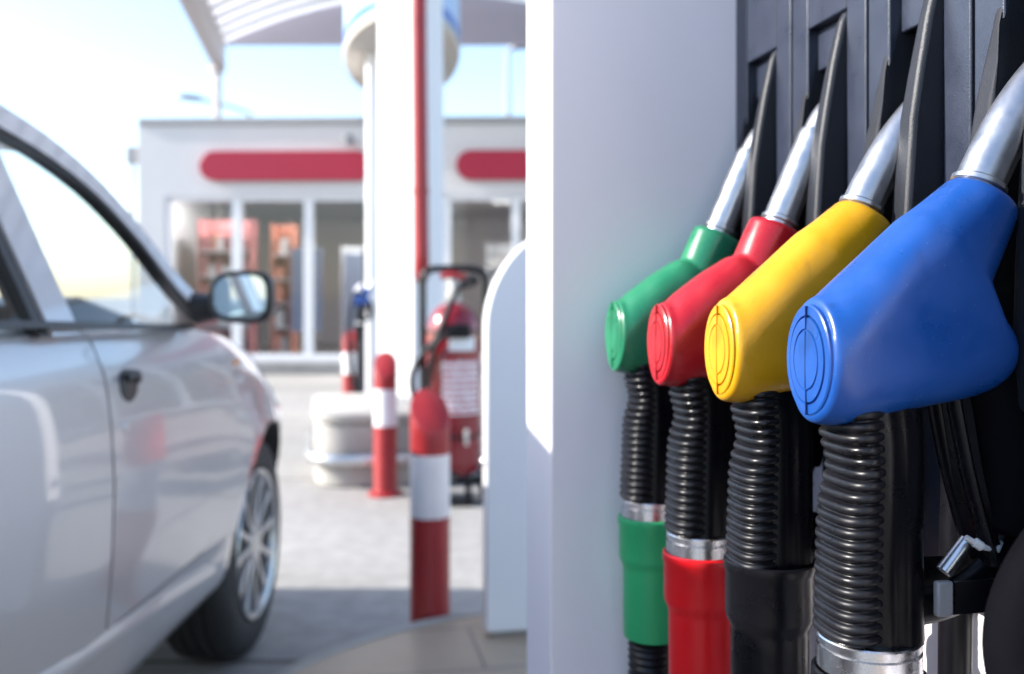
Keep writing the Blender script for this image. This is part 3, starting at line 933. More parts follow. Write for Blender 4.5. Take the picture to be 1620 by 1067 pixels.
def build_extinguisher():
    X, Y = -0.285, 4.62
    root = thing('wheeled_extinguisher', 'large red wheeled fire extinguisher with black hose and tubular handle', 'fire extinguisher', (X, Y, 0))
    R = 0.132
    prof = [(0.02, 0.135), (0.09, 0.137), (0.12, 0.155), (R - 0.002, 0.185), (R, 0.21), (R, 0.80), (R - 0.004, 0.845), (0.116, 0.90), (0.085, 0.945), (0.05, 0.968), (0.03, 0.975)]
    bm = BM(); lathe(bm, prof, (0, 0, 0), 40)
    body = finish(bm, 'cylinder', 'ext_red', root, ang=50)
    def patch(name, m, a0, a1, z0, z1, off=0.002):
        b = BM()
        rings = []
        for k in range(17):
            a = math.radians(a0 + (a1 - a0) * k / 16)
            rings.append([((R + o) * math.sin(a), -(R + o) * math.cos(a), z) for o, z in ((off, z0), (off, z1), (-0.002, z1), (-0.002, z0))])
        loft(b, rings)
        return finish(b, name, m, body, ang=30)
    patch('instruction_label', 'ext_label', -20, 66, 0.44, 0.70)
    patch('upper_label', 'label', -6, 52, 0.745, 0.81)
    patch('strap_band', 'rubber', -180, 179.5, 0.825, 0.84, 0.0025)
    patch('lower_band', 'rubber', -180, 179.5, 0.325, 0.34, 0.004)
    b = BM(); box(b, -0.03, 0.09, -R - 0.03, -R + 0.02, 0.805, 0.87)
    finish(b, 'clip', 'gloss_black', root, bevel=0.006)
    for x in (-0.02, 0.07):
        b = BM(); tube(b, [(x, -R - 0.012, 0.30), (x, -R - 0.016, 0.345), (x, -R - 0.012, 0.375)], 0.010, 10)
        finish(b, 'clasp', 'steel', root)
    # valve head
    b = BM()
    lathe(b, [(0.032, 0.97), (0.036, 0.985), (0.036, 1.02), (0.022, 1.03), (0.022, 1.06), (0.03, 1.065), (0.03, 1.085), (0.01, 1.09)], (0, 0, 0), 20)
    tube(b, [(0.0, 0, 1.04), (0.07, -0.02, 1.05)], 0.014, 10)
    v = finish(b, 'valve', 'steel', root, ang=30)
    b = BM(); tube(b, spl([(-0.06, -0.02, 1.10), (0.0, -0.03, 1.105), (0.06, -0.03, 1.09)], 4), 0.017, 10)
    finish(b, 'valve_lever', 'red_paint', v)
    # handle frame
    b = BM()
    P = [(-0.155, 0.06, 0.22), (-0.155, 0.06, 0.60), (-0.155, 0.05, 1.02), (-0.150, 0.05, 1.10), (-0.11, 0.05, 1.135), (0.0, 0.05, 1.14), (0.11, 0.05, 1.135), (0.150, 0.05, 1.10), (0.155, 0.05, 1.02), (0.155, 0.06, 0.60), (0.155, 0.06, 0.22)]
    tube(b, spl(P, 6), 0.018, 12)
    finish(b, 'handle_frame', 'gloss_black', root, ang=60)
    # hoses
    b = BM()
    P = [(0.06, -0.02, 1.05), (0.11, -0.08, 1.07), (0.10, -0.12, 1.09), (0.05, -0.15, 1.06), (0.00, -0.165, 0.98), (-0.035, -0.165, 0.88), (-0.075, -0.15, 0.80), (-0.135, -0.12, 0.73), (-0.190, -0.09, 0.63), (-0.185, -0.08, 0.53), (-0.140, -0.11, 0.51), (-0.112, -0.13, 0.62), (-0.08, -0.15, 0.76), (-0.02, -0.163, 0.83), (0.03, -0.165, 0.85)]
    tube(b, spl(P, 6), 0.0155, 12)
    finish(b, 'discharge_hose', 'rubber', root, ang=60)
    b = BM()
    P = [(-0.10, -0.12, 0.36), (-0.06, -0.15, 0.24), (0.0, -0.165, 0.17), (0.08, -0.16, 0.145), (0.15, -0.1, 0.15)]
    tube(b, spl(P, 6), 0.011, 10)
    finish(b, 'lower_hose', 'rubber', root, ang=60)
    # wheels, axle and foot
    for s in (-1, 1):
        b = BM()
        lathe(b, [(0.02, -0.022), (0.062, -0.022), (0.088, -0.016), (0.092, 0.0), (0.088, 0.016), (0.062, 0.022), (0.02, 0.022)], (s * 0.15, 0.03, 0.092), 28, 'X')
        w = finish(b, 'wheel', 'rubber', root, ang=40)
        b = BM(); lathe(b, [(0.005, -0.024), (0.04, -0.024), (0.045, 0.0), (0.04, 0.024), (0.005, 0.024)], (s * 0.15, 0.03, 0.092), 20, 'X')
        finish(b, 'hub', 'red_paint', w)
    b = BM()
    tube(b, [(-0.15, 0.03, 0.092), (0.15, 0.03, 0.092)], 0.013, 10)
    box(b, -0.10, 0.10, -0.11, 0.03, 0.0, 0.03)
    box(b, -0.09, -0.06, -0.09, -0.05, 0.03, 0.16)
    box(b, 0.06, 0.09, -0.09, -0.05, 0.03, 0.16)
    finish(b, 'foot_frame', 'gloss_black', root, bevel=0.003)
build_extinguisher()

# ------------------------------------------------------------------ the shop
def build_shop():
    ang = math.radians(-1.6)
    Y0 = 12.3
    root = thing('shop_building', 'single storey white shop with crimson sign bars and full height windows', 'shop', (-4.85, Y0, 0), ang)
    Wd, H = 12.0, 3.22
    # local: x along the front, y into the building
    xs = [0.35, 1.27, 2.21, 3.15, 4.0, 4.9, 5.85, 6.8, 7.75, 8.7, 9.65, 10.6, 11.6]
    zb, zt = 0.20, 2.30
    bm = BM()
    box(bm, 0, xs[0], 0, 0.25, 0.10, H)
    box(bm, xs[-1], Wd, 0, 0.25, 0.10, H)
    box(bm, xs[0], xs[-1], 0, 0.25, zt, H)
    box(bm, xs[0], xs[-1], 0, 0.25, 0.10, zb)
    box(bm, 0, 0.2, 0.25, 6, 0.10, H)
    box(bm, Wd - 0.2, Wd, 0.25, 6, 0.10, H)
    finish(bm, 'front_wall', 'facade', root)
    bm = BM(); box(bm, 0.2, Wd - 0.2, 5.8, 6.0, 0.1, H); finish(bm, 'back_wall', 'inside', root)
    bm = BM(); box(bm, 0.2, Wd - 0.2, 0.25, 5.8, 0.02, 0.12); finish(bm, 'shop_floor', 'inside_floor', root)
    bm = BM(); box(bm, 0.2, Wd - 0.2, 0.25, 5.8, 2.45, 2.55); finish(bm, 'ceiling', 'inside', root)
    bm = BM(); box(bm, 0.0, Wd, -0.03, 6.0, H + 0.002, H + 0.10); finish(bm, 'roof', 'coping', root, bevel=0.01)
    bm = BM(); box(bm, -0.02, Wd + 0.02, -0.06, 0.0, 0.0, 0.16); finish(bm, 'plinth', 'base', root, bevel=0.01)
    # sign bars with rounded ends
    for x0, x1 in ((0.83, 3.05), (4.14, 7.4)):
        r = 0.19; zc = 2.685
        poly = []
        for k in range(17):
            a = PI / 2 + PI * k / 16
            poly.append((x0 + r + r * math.cos(a), zc + r * math.sin(a)))
        for k in range(17):
            a = -PI / 2 + PI * k / 16
            poly.append((x1 - r + r * math.cos(a), zc + r * math.sin(a)))
        bm = BM(); prism(bm, poly, -0.09, 0.0)
        finish(bm, 'sign_bar', 'crimson', root, bevel=0.01)
    # windows between mullions
    for a, b in zip(xs, xs[1:]):
        bm = BM()
        fw = 0.055
        for q in ((a, a + fw, zb, zt), (b - fw, b, zb, zt), (a + fw, b - fw, zb, zb + fw), (a + fw, b - fw, zt - fw, zt)):
            box(bm, q[0] + 0.001, q[1] - 0.001, 0.03, 0.16, q[2] + 0.001, q[3] - 0.001)
        w = finish(bm, 'window', 'frame', root, bevel=0.004)
        bm = BM(); box(bm, a + fw, b - fw, 0.09, 0.098, zb + fw, zt - fw)
        finish(bm, 'pane', 'shop_glass', w)
    bm = BM()
    box(bm, 2.72, 2.80, -0.10, 0.0, 2.98, 3.04); lathe(bm, [(0.01, -0.06), (0.05, -0.06), (0.07, 0.06), (0.01, 0.06)], (2.76, -0.14, 3.0), 14)
    finish(bm, 'wall_lamp', 'galv', root)
    fills_and_spots = [(0.9 + i * 1.25, 0.75, 0.16) for i in range(9)] + [(4.56, 2.2, 0.05), (4.70, 2.2, 0.05)]  # long row near the glass is added unseen fill; last pair are visible spots
    for x, y, r in fills_and_spots:
        bm = BM(); lathe(bm, [(0.02, 2.449), (r, 2.449), (r, 2.42), (0.02, 2.415)], (x, y, 0), 16)
        finish(bm, 'ceiling_fill_or_spot', 'lamp' if r > 0.1 else 'spot', root)
    def loc(x, y, z=0.12):
        c, s = math.cos(ang), math.sin(ang)
        return (-4.85 + x * c - y * s, Y0 + x * s + y * c, z)
    def shelf(x, y, w, h, m, m2, lab, cat='shelf'):
        t = thing('display_shelf', lab, cat, loc(x, y), ang, 'shop shelves seen through the windows')
        b = BM(); box(b, 0, w, 0.30, 0.34, 0, h); box(b, 0, 0.03, 0, 0.30, 0, h); box(b, w - 0.03, w, 0, 0.30, 0, h)
        finish(b, 'frame', m2, t)
        n = 5
        for k in range(n):
            z = 0.1 + k * (h - 0.2) / n
            b = BM(); box(b, 0.031, w - 0.031, 0.01, 0.299, z, z + 0.02); finish(b, 'shelf_board', 'shelf_white', t)
            g = BM(); xx = 0.05
            while xx < w - 0.14:
                ww = random.uniform(0.06, 0.13); hh = random.uniform(0.12, (h - 0.2) / n - 0.06)
                box(g, xx, xx + ww, 0.03, 0.2, z + 0.021, z + 0.021 + hh, random.choice((0, 0, 1, 2)))
                xx += ww + 0.012
            o = finish(g, 'goods', [m, 'goods_pale', 'orange'], t); o['kind'] = 'stuff'
        return t
    shelf(0.50, 0.75, 0.74, 1.95, 'goods', 'goods', 'tall red shop shelf behind the leftmost shop window')
    shelf(1.45, 1.0, 0.30, 1.9, 'orange', 'orange', 'narrow orange display rack behind the second shop window')
    shelf(2.95, 2.0, 0.8, 1.9, 'goods_pale', 'shelf_white', 'pale shop shelf behind the third window beside the pillar')
    shelf(4.4, 2.3, 1.4, 1.7, 'goods_pale', 'shelf_white', 'wide shop shelf behind the window under the right sign bar')
    shelf(6.2, 2.6, 1.8, 1.7, 'goods', 'shelf_white', 'shop shelf farthest to the right, hidden by the column')
    b = BM(); box(b, 0, 0.42, 0, 0.04, 0, 1.15)
    o = finish(b, 'poster_board', 'poster', bevel=0.005); o.location = loc(1.80, 0.75, 0.52); o.rotation_euler = (0, 0, ang)
    tag(o, 'blue grey poster board standing behind the second shop window', 'poster')
    t = thing('drinks_fridge', 'white upright drinks fridge behind the third shop window', 'fridge', loc(2.35, 1.4), ang)
    b = BM(); box(b, 0, 0.6, 0.02, 0.6, 0, 1.6); finish(b, 'body', 'shelf_white', t, bevel=0.01)
    b = BM(); box(b, 0.04, 0.56, 0.0, 0.019, 0.1, 1.5); finish(b, 'door', 'poster', t)
build_shop()

# ------------------------------------------------------------------ canopy beyond the pillar
def build_canopy():
    c0 = -1.25; hw = 3.2; z0 = 4.93; sag = 0.74
    s0, s1 = 5.0, 14.9
    root = thing('arched_canopy', 'white barrel vaulted forecourt canopy with ribbed underside', 'canopy', at(s0, c0, 0), FROT)
    R = (hw * hw + sag * sag) / (2 * sag)
    A = math.asin(hw / R)
    def arc(rr, n=32): return [(rr * math.sin(-A + 2 * A * k / n), z0 + sag - R + rr * math.cos(-A + 2 * A * k / n)) for k in range(n + 1)]
    L0, L1 = 0.0, s1 - s0
    SK = 0.1933                                 # the ends are cut square to the shop, not to the vault
    def skew(bm):
        for v in bm.verts: v.co.y -= SK * (v.co.x + c0)
        return bm
    bm = BM()
    a, b = arc(R), arc(R + 0.03)
    loft(bm, [[(x, -y, z) for x, z in a] + [(x, -y, z) for x, z in reversed(b)] for y in (L0, L1)])
    finish(skew(bm), 'vault_sheet', 'canopy', root)
    a, b = arc(R - 0.06), arc(R - 0.002)
    y = 0.2
    while y < L1 - 0.1:
        bm = BM()
        loft(bm, [[(x, -yy, z) for x, z in a] + [(x, -yy, z) for x, z in reversed(b)] for yy in (y, y + 0.045)])
        finish(skew(bm), 'rib', 'galv', root)
        y += 0.46
    bm = BM()                                   # end gable between arc and chord
    g = [(x, z) for x, z in arc(R - 0.002)] 
    prism(bm, g + [(hw, z0 - 0.04), (-hw, z0 - 0.04)], -L1 - 0.06, -L1 - 0.001)
    finish(skew(bm), 'gable', 'canopy_gable', root)
    for sx in (1, -1):
        bm = BM()
        box(bm, sx * (hw + 0.10) - 0.10, sx * (hw + 0.10) + 0.10, -L1 - 0.08, -L0, z0 - 0.40, z0 + 0.02)
        finish(skew(bm), 'edge_beam', 'canopy_beam', root, bevel=0.02)
    for yy in (L1 - 0.15,):
        for sx in (1, -1):
            bm = BM()
            x = sx * (hw + 0.10)
            lathe(bm, [(0.06, 0.0), (0.06, z0 - 0.53), (0.11, z0 - 0.5), (0.13, z0 - 0.401), (0.05, z0 - 0.4005)], (x, -yy, 0), 16)
            finish(skew(bm), 'post', 'canopy_beam', root, ang=40)
build_canopy()

# ------------------------------------------------------------------ street lamps behind the shop
def street_lamp(x, y, h, arm, label):
    t = thing('street_lamp', label, 'street lamp', (x, y, 0), 0, 'street lamps behind the shop')
    b = BM(); tube(b, [(0, 0, 0), (0, 0, h * 0.5), (0, 0, h)], [0.09, 0.075, 0.05], 12); finish(b, 'pole', 'galv', t)
    b = BM(); tube(b, [(0, 0, h - 0.02), (arm[0] * 0.5, 0, h + arm[1] * 0.55), (arm[0], 0, h + arm[1])], 0.035, 10); finish(b, 'arm', 'galv', t)
    b = BM()
    s = 1 if arm[0] > 0 else -1
    rings = []
    for k, (q, w, hh) in enumerate(((-0.02, 0.04, 0.04), (0.05, 0.12, 0.06), (0.3, 0.15, 0.07), (0.5, 0.10, 0.05), (0.56, 0.03, 0.02))):
        rings.append([(arm[0] + s * q, w * math.cos(2 * PI * i / 12), h + arm[1] + 0.015 + q * 0.12 + hh * math.sin(2 * PI * i / 12)) for i in range(12)])
    loft(b, rings); finish(b, 'lamp_head', 'galv', t)
street_lamp(-5.55, 20, 4.9, (-1.0, 0.26), 'street lamp with long arm reaching left above the shop roof')
street_lamp(-0.09, 21, 6.45, (0.05, 0.05), 'slender upright street lamp between the pillar and the white column')
# small flag-like floodlight beside the shop's left end
t = thing('flood_light', 'small dark flood light on a thin post at the shop end', 'flood light', (-5.0, 12.5, 0))
b = BM(); tube(b, [(0, 0, 0), (0, 0, 2.75)], 0.03, 10); finish(b, 'post', 'galv', t)
b = BM(); box(b, -0.07, 0.07, -0.06, 0.04, 2.75, 2.98); finish(b, 'lamp_head', 'coping', t, bevel=0.01)

# ------------------------------------------------------------------ parked silver car
def build_car():
    CX = -1.495
    root = thing('parked_car', 'silver five door hatchback parked beside the island, seen from behind its mirror', 'car', (CX, 1.2, 0))
    OX, OY = CX, 1.2
    SH = [(-0.75, 0.96), (0.0, 0.985), (1.0, 0.972), (1.5, 0.955), (1.9, 0.94), (2.07, 0.935), (2.26, 0.918), (2.44, 0.893), (2.63, 0.852), (2.82, 0.795), (2.98, 0.722), (3.10, 0.64), (3.18, 0.55), (3.21, 0.47)]
    PL = [(-0.75, 0.84), (-0.62, 0.93), (-0.3, 0.985), (0.2, 1.0), (1.6, 1.0), (2.4, 0.998), (2.7, 0.985), (2.88, 0.955), (3.0, 0.915), (3.1, 0.85), (3.18, 0.72), (3.21, 0.55)]
    PR = [(0.27, 0.735), (0.285, 0.772), (0.34, 0.790), (0.42, 0.800), (0.435, 0.806), (0.55, 0.816), (0.68, 0.820), (0.78, 0.815), (0.855, 0.806), (0.875, 0.800), (0.92, 0.782), (0.95, 0.765)]
    def lerp(T, y):
        if y <= T[0][0]: return T[0][1]
        for (a, b), (c, d) in zip(T, T[1:]):
            if y <= c:
                t = (y - a) / (c - a); return b + (d - b) * t
        return T[-1][1]
    def sm(T, y, w=0.07):
        return sum(lerp(T, y + k * w) for k in (-1, -0.5, 0, 0.5, 1)) / 5
    def half(Y):
        zs = sm(SH, Y); p = sm(PL, Y)
        k = (zs - 0.27) / (0.95 - 0.27)
        pts = []
        for z, w in PR:
            zz = 0.27 + (z - 0.27) * k
            fl = 0.012 * math.exp(-((Y - 2.68) / 0.36) ** 4) * (1 if 0.3 < zz < 0.7 else 0)
            pts.append((w * p + fl, zz))
        return pts, zs, p
    def side(Y, z, off=0.0):
        pts, zs, p = half(Y)
        for (w0, z0), (w1, z1) in zip(pts, pts[1:]):
            if z <= z1 or (w1, z1) == pts[-1]:
                t = (z - z0) / (z1 - z0)
                return Vector((CX + w0 + (w1 - w0) * t + off - OX, Y - OY, z))
    # dense body loft
    Ys = []
    y = -0.75
    while y < 3.21:
        Ys.append(y); y += 0.045 if y < 2.5 else 0.03
    Ys.append(3.21)
    rings = []
    for Y in Ys:
        pts, zs, p = half(Y)
        sp = spl(pts, 2)
        hood = max(0.0, min(1.0, (Y - 2.02) / 0.15))
        W0 = pts[-1][0]
        top = [(W0 * 0.94, zs + 0.012 * hood), (W0 * 0.78, zs + 0.030 * hood), (W0 * 0.5, zs + 0.048 * hood), (0.0001, zs + 0.06 * hood)]
        hf = [(0.0001, 0.25), (0.5, 0.25), (pts[0][0] - 0.04, 0.255)] + sp + top
        r = [(w, Y - OY, z) for w, z in hf] + [(-w, Y - OY, z) for w, z in reversed(hf)]
        rings.append(r)
    bm = BM()
    loft(bm, rings)
    bmesh.ops.remove_doubles(bm, verts=bm.verts[:], dist=0.0006)
    for f in bm.faces:                          # the lid under the glasshouse is dark cabin trim
        c = f.calc_center_median()
        if c.y + OY < 2.05 and c.z > 0.9 and abs(c.x) < 0.735: f.material_index = 1
    body = finish(bm, 'body', ['paint', 'trim', 'liner'], root, ang=40)
    # wheel arches
    cb = BM()
    for yw in (2.68, 0.12):
        for sx in (-1, 1):
            lathe(cb, [(0.343, 0.0), (0.343, 0.36)], (0.50 if sx > 0 else -0.86, yw - OY, 0.305), 56, 'X')
    cut = finish(cb, 'arch_cutter', ['liner'])
    cut.location = (OX, OY, 0)
    bo = body.modifiers.new('arches', 'BOOLEAN'); bo.object = cut; bo.operation = 'DIFFERENCE'; bo.solver = 'EXACT'
    bpy.context.view_layer.update()
    dg = bpy.context.evaluated_depsgraph_get()
    me = bpy.data.meshes.new_from_object(body.evaluated_get(dg))
    body.modifiers.clear()
    old = body.data; body.data = me; me.name = 'body'
    bpy.data.objects.remove(cut)
    # after the cut, dark faces for the wells
    for f in me.polygons:
        c = f.center
        for yw in (2.68, 0.12):
            rr = math.hypot(c.y + OY - yw, c.z - 0.305)
            if abs(rr - 0.343) < 0.012 and abs(f.normal.x) < 0.3 and abs(c.x) < 0.84: f.material_index = 2
            if rr < 0.34 and abs(c.x) < 0.53: f.material_index = 2
        if f.normal.z < -0.7: f.material_index = 2
    # doors: panels a few millimetres proud of the body with a dark shut line round them
    def patch(name, poly_lo, zlo, zhi, off, m, par, nY=18, nz=18, mirror=1):
        b = BM()
        g = []
        for j in range(nz + 1):
            z = zlo + (zhi - zlo) * j / nz
            y0, y1 = poly_lo(j / nz)
            row = []
            for i in range(nY + 1):
                Y = y0 + (y1 - y0) * i / nY
                zz = min(z, half(Y)[1] - 0.004)
                v = side(Y, zz, off); v.x *= mirror
                row.append(b.verts.new(v))
            g.append(row)
        for j in range(nz):
            for i in range(nY):
                b.faces.new((g[j][i], g[j][i + 1], g[j + 1][i + 1], g[j + 1][i]))
        edge = g[0] + [g[j][nY] for j in range(1, nz + 1)] + [g[nz][i] for i in range(nY - 1, -1, -1)] + [g[j][0] for j in range(nz - 1, 0, -1)]
        back = [b.verts.new(v.co + Vector((-(off + 0.004) * mirror, 0, 0))) for v in edge]
        for i in range(len(edge)):
            j = (i + 1) % len(edge)
            b.faces.new((edge[i], edge[j], back[j], back[i]))
        return finish(b, name, m, par, ang=40)
    fr = lambda t: (1.600, 2.265 + 0.05 * math.sin(PI * min(1, t * 1.1)) - 0.16 * max(0, 0.22 - t) / 0.22)
    rr_ = lambda t: (0.52 + 0.1 * (1 - t), 1.592)
    for mirror in (1, -1):
        gap = lambda f, e: (lambda t: (f(t)[0] - e, f(t)[1] + e))
        d = patch('front_door', fr, 0.438, 0.928, 0.006, 'paint', root, mirror=mirror)
        patch('shut_line', gap(fr, 0.006), 0.430, 0.929, 0.002, 'trim', d, mirror=mirror)
        e = patch('rear_door', rr_, 0.438, 0.944, 0.006, 'paint', root, mirror=mirror)
        patch('shut_line', gap(rr_, 0.006), 0.430, 0.945, 0.002, 'trim', e, mirror=mirror)
        for (Y, z, dd) in ((1.665, 0.842, d), (0.66, 0.86, e)):
            b = BM()
            c = side(Y + 0.02, z); c.x *= mirror
            lathe(b, [(0.002, -0.004 * mirror), (1.0, -0.004 * mirror), (1.0, 0.0085 * mirror), (0.9, 0.0105 * mirror), (0.002, 0.0095 * mirror)], c, 24, 'X', 0, 0.038, 0.030)
            h = finish(b, 'handle', 'trim', dd, ang=40)
            b = BM()
            c2 = c + Vector((0.010 * mirror, 0.004, 0.006))
            tube(b, [c2 + Vector((0, -0.026, 0.010)), c2 + Vector((0.008 * mirror, 0, 0.014)), c2 + Vector((0, 0.028, 0.004))], 0.009, 10)
            finish(b, 'handle_grip', 'trim', h)
        b = BM()
        c = side(1.655, 0.772); c.x *= mirror
        lathe(b, [(0.001, 0.0), (0.011, 0.004 * mirror), (0.011, 0.0085 * mirror), (0.001, 0.010 * mirror)], c, 14, 'X')
        finish(b, 'door_lock', 'steel', d)
        # sill moulding
        b = BM()
        ring = []
        for i in range(25):
            Y = 0.5 + (2.20 - 0.5) * i / 24
            z = 0.425 - 0.075 * (Y - 1.3) / 0.9 + 0.02
            v = side(Y, z)
            ring.append([Vector(((v.x + dx) * mirror, v.y, z + dz)) for dx, dz in ((-0.004, -0.022), (0.010, -0.018), (0.014, 0.0), (0.008, 0.016), (-0.004, 0.018))])
        loft(b, ring)
        finish(b, 'sill_moulding', 'paint', root, ang=50)
    # glasshouse: side frames on a leaning plane
    K = 0.94
    outer = [(2.30, 1.005), (2.22, 1.063), (2.12, 1.164), (1.985, 1.256), (1.84, 1.312), (1.678, 1.347), (1.40, 1.392), (1.1, 1.415), (0.6, 1.41), (0.1, 1.375), (-0.25, 1.31), (-0.5, 1.18), (-0.62, 1.0)]
    outer = [(a * K if a > 0 else a, 1 + (b - 1) * K) for a, b in outer]
    outer = [(2.225, 0.952)] + outer
    outer = spl(outer, 5)
    def gx(z, off=0.0): return (-0.695 - 0.43 * (z - 0.945)) + off - OX
    def inner(t):                               # offset inwards
        res = []
        for i, (a, b) in enumerate(outer):
            p, q = outer[max(0, i - 1)], outer[min(len(outer) - 1, i + 1)]
            tx, tz = q[0] - p[0], q[1] - p[1]
            l = math.hypot(tx, tz) or 1
            nx, nz = -tz / l, tx / l
            if nz > 0 or (nz == 0 and nx > 0): nx, nz = nx, nz
            # inside lies below / behind
            if (1.0 - a) * nx + (1.1 - b) * nz < 0: nx, nz = -nx, -nz
            res.append((a + nx * t, max(0.946, b + nz * t)))
        return res
    i1 = inner(0.050); i2 = inner(0.060)
    for mirror in (1, -1):
        def strip(name, A, B, off, th, m):
            b = BM()
            rings = []
            for (a, c), (e, g) in zip(A, B):
                rings.append([((gx(c, off)) * mirror, a - OY, c), ((gx(g, off)) * mirror, e - OY, g), ((gx(g, off - th)) * mirror, e - OY, g), ((gx(c, off - th)) * mirror, a - OY, c)])
            loft(b, rings)
            return finish(b, name, m, root, ang=50)
        strip('roof_rail', outer, i1, 0.0, 0.04, 'paint')
        strip('window_seal', i1, i2, -0.004, 0.03, 'trim')
        def post(name, ya, yb, yc, yd, off, m):
            b = BM()
            z0 = 0.94
            def zt(Y):
                best = 1.0
                for (a, c) in i1:
                    if abs(a - Y) < 0.04 and c > best: best = c
                return best + 0.02
            q = [(ya, z0), (yb, z0), (yd, zt(yd)), (yc, zt(yc))]
            rings = [[(gx(z, off - o) * mirror, y - OY, z) for y, z in q] for o in (0, 0.03)]
            loft(b, rings)
            return finish(b, name, m, root)
        post('door_pillar', 1.435, 1.525, 1.415, 1.512, -0.001, 'paint')
        post('door_pillar_trim', 1.405, 1.434, 1.385, 1.414, -0.006, 'trim')
        post('rear_pillar', -0.35, 0.10, -0.22, 0.16, -0.001, 'paint')
        # side glass
        for (ya, yb) in ((1.526, 2.0), (0.11, 1.404)):
            b = BM()
            top = []
            n = 24
            for k in range(n + 1):
                Y = ya + (yb - ya) * k / n
                zz = None
                for (p, q) in zip(i2, i2[1:]):
                    if min(p[0], q[0]) <= Y <= max(p[0], q[0]) and abs(p[0] - q[0]) > 1e-6:
                        t = (Y - p[0]) / (q[0] - p[0]); c = p[1] + (q[1] - p[1]) * t
                        zz = c if zz is None else max(zz, c)
                top.append((Y, max(0.947, zz if zz else 0.947) + 0.01))
            rings = [[(gx(0.942, -0.016) * mirror, Y - OY, 0.942), (gx(z, -0.016) * mirror, Y - OY, z), (gx(z, -0.020) * mirror, Y - OY, z), (gx(0.942, -0.020) * mirror, Y - OY, 0.942)] for Y, z in top]
            loft(b, rings)
            finish(b, 'side_window', 'car_glass', root)
        # belt seal
        b = BM()
        rings = []
        for i in range(30):
            Y = 0.12 + (2.06 - 0.12) * i / 29
            z = sm(SH, Y)
            rings.append([((-0.690 - OX + dx) * mirror, Y - OY, z + dz) for dx, dz in ((-0.012, -0.006), (0.002, -0.004), (-0.002, 0.006), (-0.014, 0.006))])
        loft(b, rings)
        finish(b, 'belt_seal', 'trim', root)
    # roof
    rail = [p for p in outer if p[1] > 1.28]
    b = BM()
    rings = []
    for (Y, z) in rail:
        w = gx(z)
        r = []
        for k in range(17):
            t = -1 + 2 * k / 16
            r.append((w * t, Y - OY, z + 0.035 * (1 - t * t)))
        rings.append(r)
    loft(b, rings, caps=False, closed=False)
    o = finish(b, 'roof', 'paint', root)
    so = o.modifiers.new('thick', 'SOLIDIFY'); so.thickness = 0.025; so.offset = -1
    # windscreen and rear screen
    def screen(name, idx0, idx1, bulge):
        b = BM()
        rings = []
        for (Y, z) in outer[idx0:idx1]:
            w = gx(z) - 0.03
            f = (1.36 - z) / 0.4
            r = []
            for k in range(17):
                t = -1 + 2 * k / 16
                r.append((w * t, Y - OY + bulge * (0.4 + f) * (1 - t * t), z + 0.02 * (1 - t * t)))
            rings.append(r)
        loft(b, rings, caps=False, closed=False)
        return finish(b, name, 'car_glass', root)
    first = next(i for i, p in enumerate(outer) if p[1] > 1.28)
    last = len(outer) - 1 - next(i for i, p in enumerate(reversed(outer)) if p[1] > 1.28)
    screen('windscreen', 1, first + 2, 0.13)
    screen('rear_screen', last - 1, len(outer), -0.10)
    # door mirrors
    for mirror in (1, -1):
        b = BM()
        cx, cy, cz = -0.590 - OX, 2.09 - OY, 1.0
        rings = []
        for (yy, sx, sz, ox) in ((-0.030, 0.061, 0.050, 0.0), (-0.034, 0.066, 0.055, 0.0), (-0.026, 0.070, 0.058, 0.0), (0.0, 0.069, 0.057, 0.0), (0.035, 0.060, 0.050, -0.004), (0.065, 0.040, 0.034, -0.012), (0.08, 0.015, 0.012, -0.018)):
            rings.append([((cx + ox + sx * sgn(math.cos(2 * PI * k / 32), 0.62)) * mirror, cy + yy - 0.10 * sx * 0 , cz + (sz * (1 + 0.10 * math.cos(2 * PI * k / 32))) * sgn(math.sin(2 * PI * k / 32), 0.62)) for k in range(32)])
        loft(b, rings)
        mh = finish(b, 'door_mirror', 'trim', root, ang=60)
        b = BM()
        rings = []
        for (yy, sc) in ((-0.0345, 1.0), (-0.036, 0.985)):
            rings.append([((cx + sc * 0.0575 * sgn(math.cos(2 * PI * k / 32), 0.62)) * mirror, cy + yy, cz + sc * 0.0470 * (1 + 0.10 * math.cos(2 * PI * k / 32)) * sgn(math.sin(2 * PI * k / 32), 0.62)) for k in range(32)])
        loft(b, rings)
        finish(b, 'mirror_glass', 'mirror', mh)
        b = BM()
        tube(b, [((-0.705 - OX) * mirror, cy + 0.02, 0.975), ((-0.672 - OX) * mirror, cy + 0.012, 0.978), ((-0.625 - OX) * mirror, cy + 0.01, 0.985)], [0.036, 0.030, 0.034], 16, flat=0.7)
        finish(b, 'mirror_arm', 'trim', mh, ang=60)
    # seats, dashboard, steering wheel seen through the glass
    for x in (0.36, -0.36):
        b = BM()
        rings = []
        for (z, y, w, t) in ((0.70, 1.18, 0.24, 0.08), (0.90, 1.12, 0.25, 0.075), (1.05, 1.07, 0.23, 0.065), (1.10, 1.055, 0.18, 0.05)):
            rings.append([(x + w * sgn(math.cos(2 * PI * k / 20), 0.6), y - OY + t * sgn(math.sin(2 * PI * k / 20), 0.6), z) for k in range(20)])
        loft(b, rings)
        s_ = finish(b, 'seat', 'cloth', root, ang=60)
        b = BM()
        rings = []
        for (z, w, t) in ((1.13, 0.09, 0.03), (1.16, 0.125, 0.05), (1.25, 0.12, 0.05), (1.285, 0.09, 0.035)):
            rings.append([(x + w * sgn(math.cos(2 * PI * k / 20), 0.6), 1.05 - OY + t * sgn(math.sin(2 * PI * k / 20), 0.6), z) for k in range(20)])
        loft(b, rings)
        finish(b, 'headrest', 'cloth', s_, ang=60)
    b = BM()
    rings = []
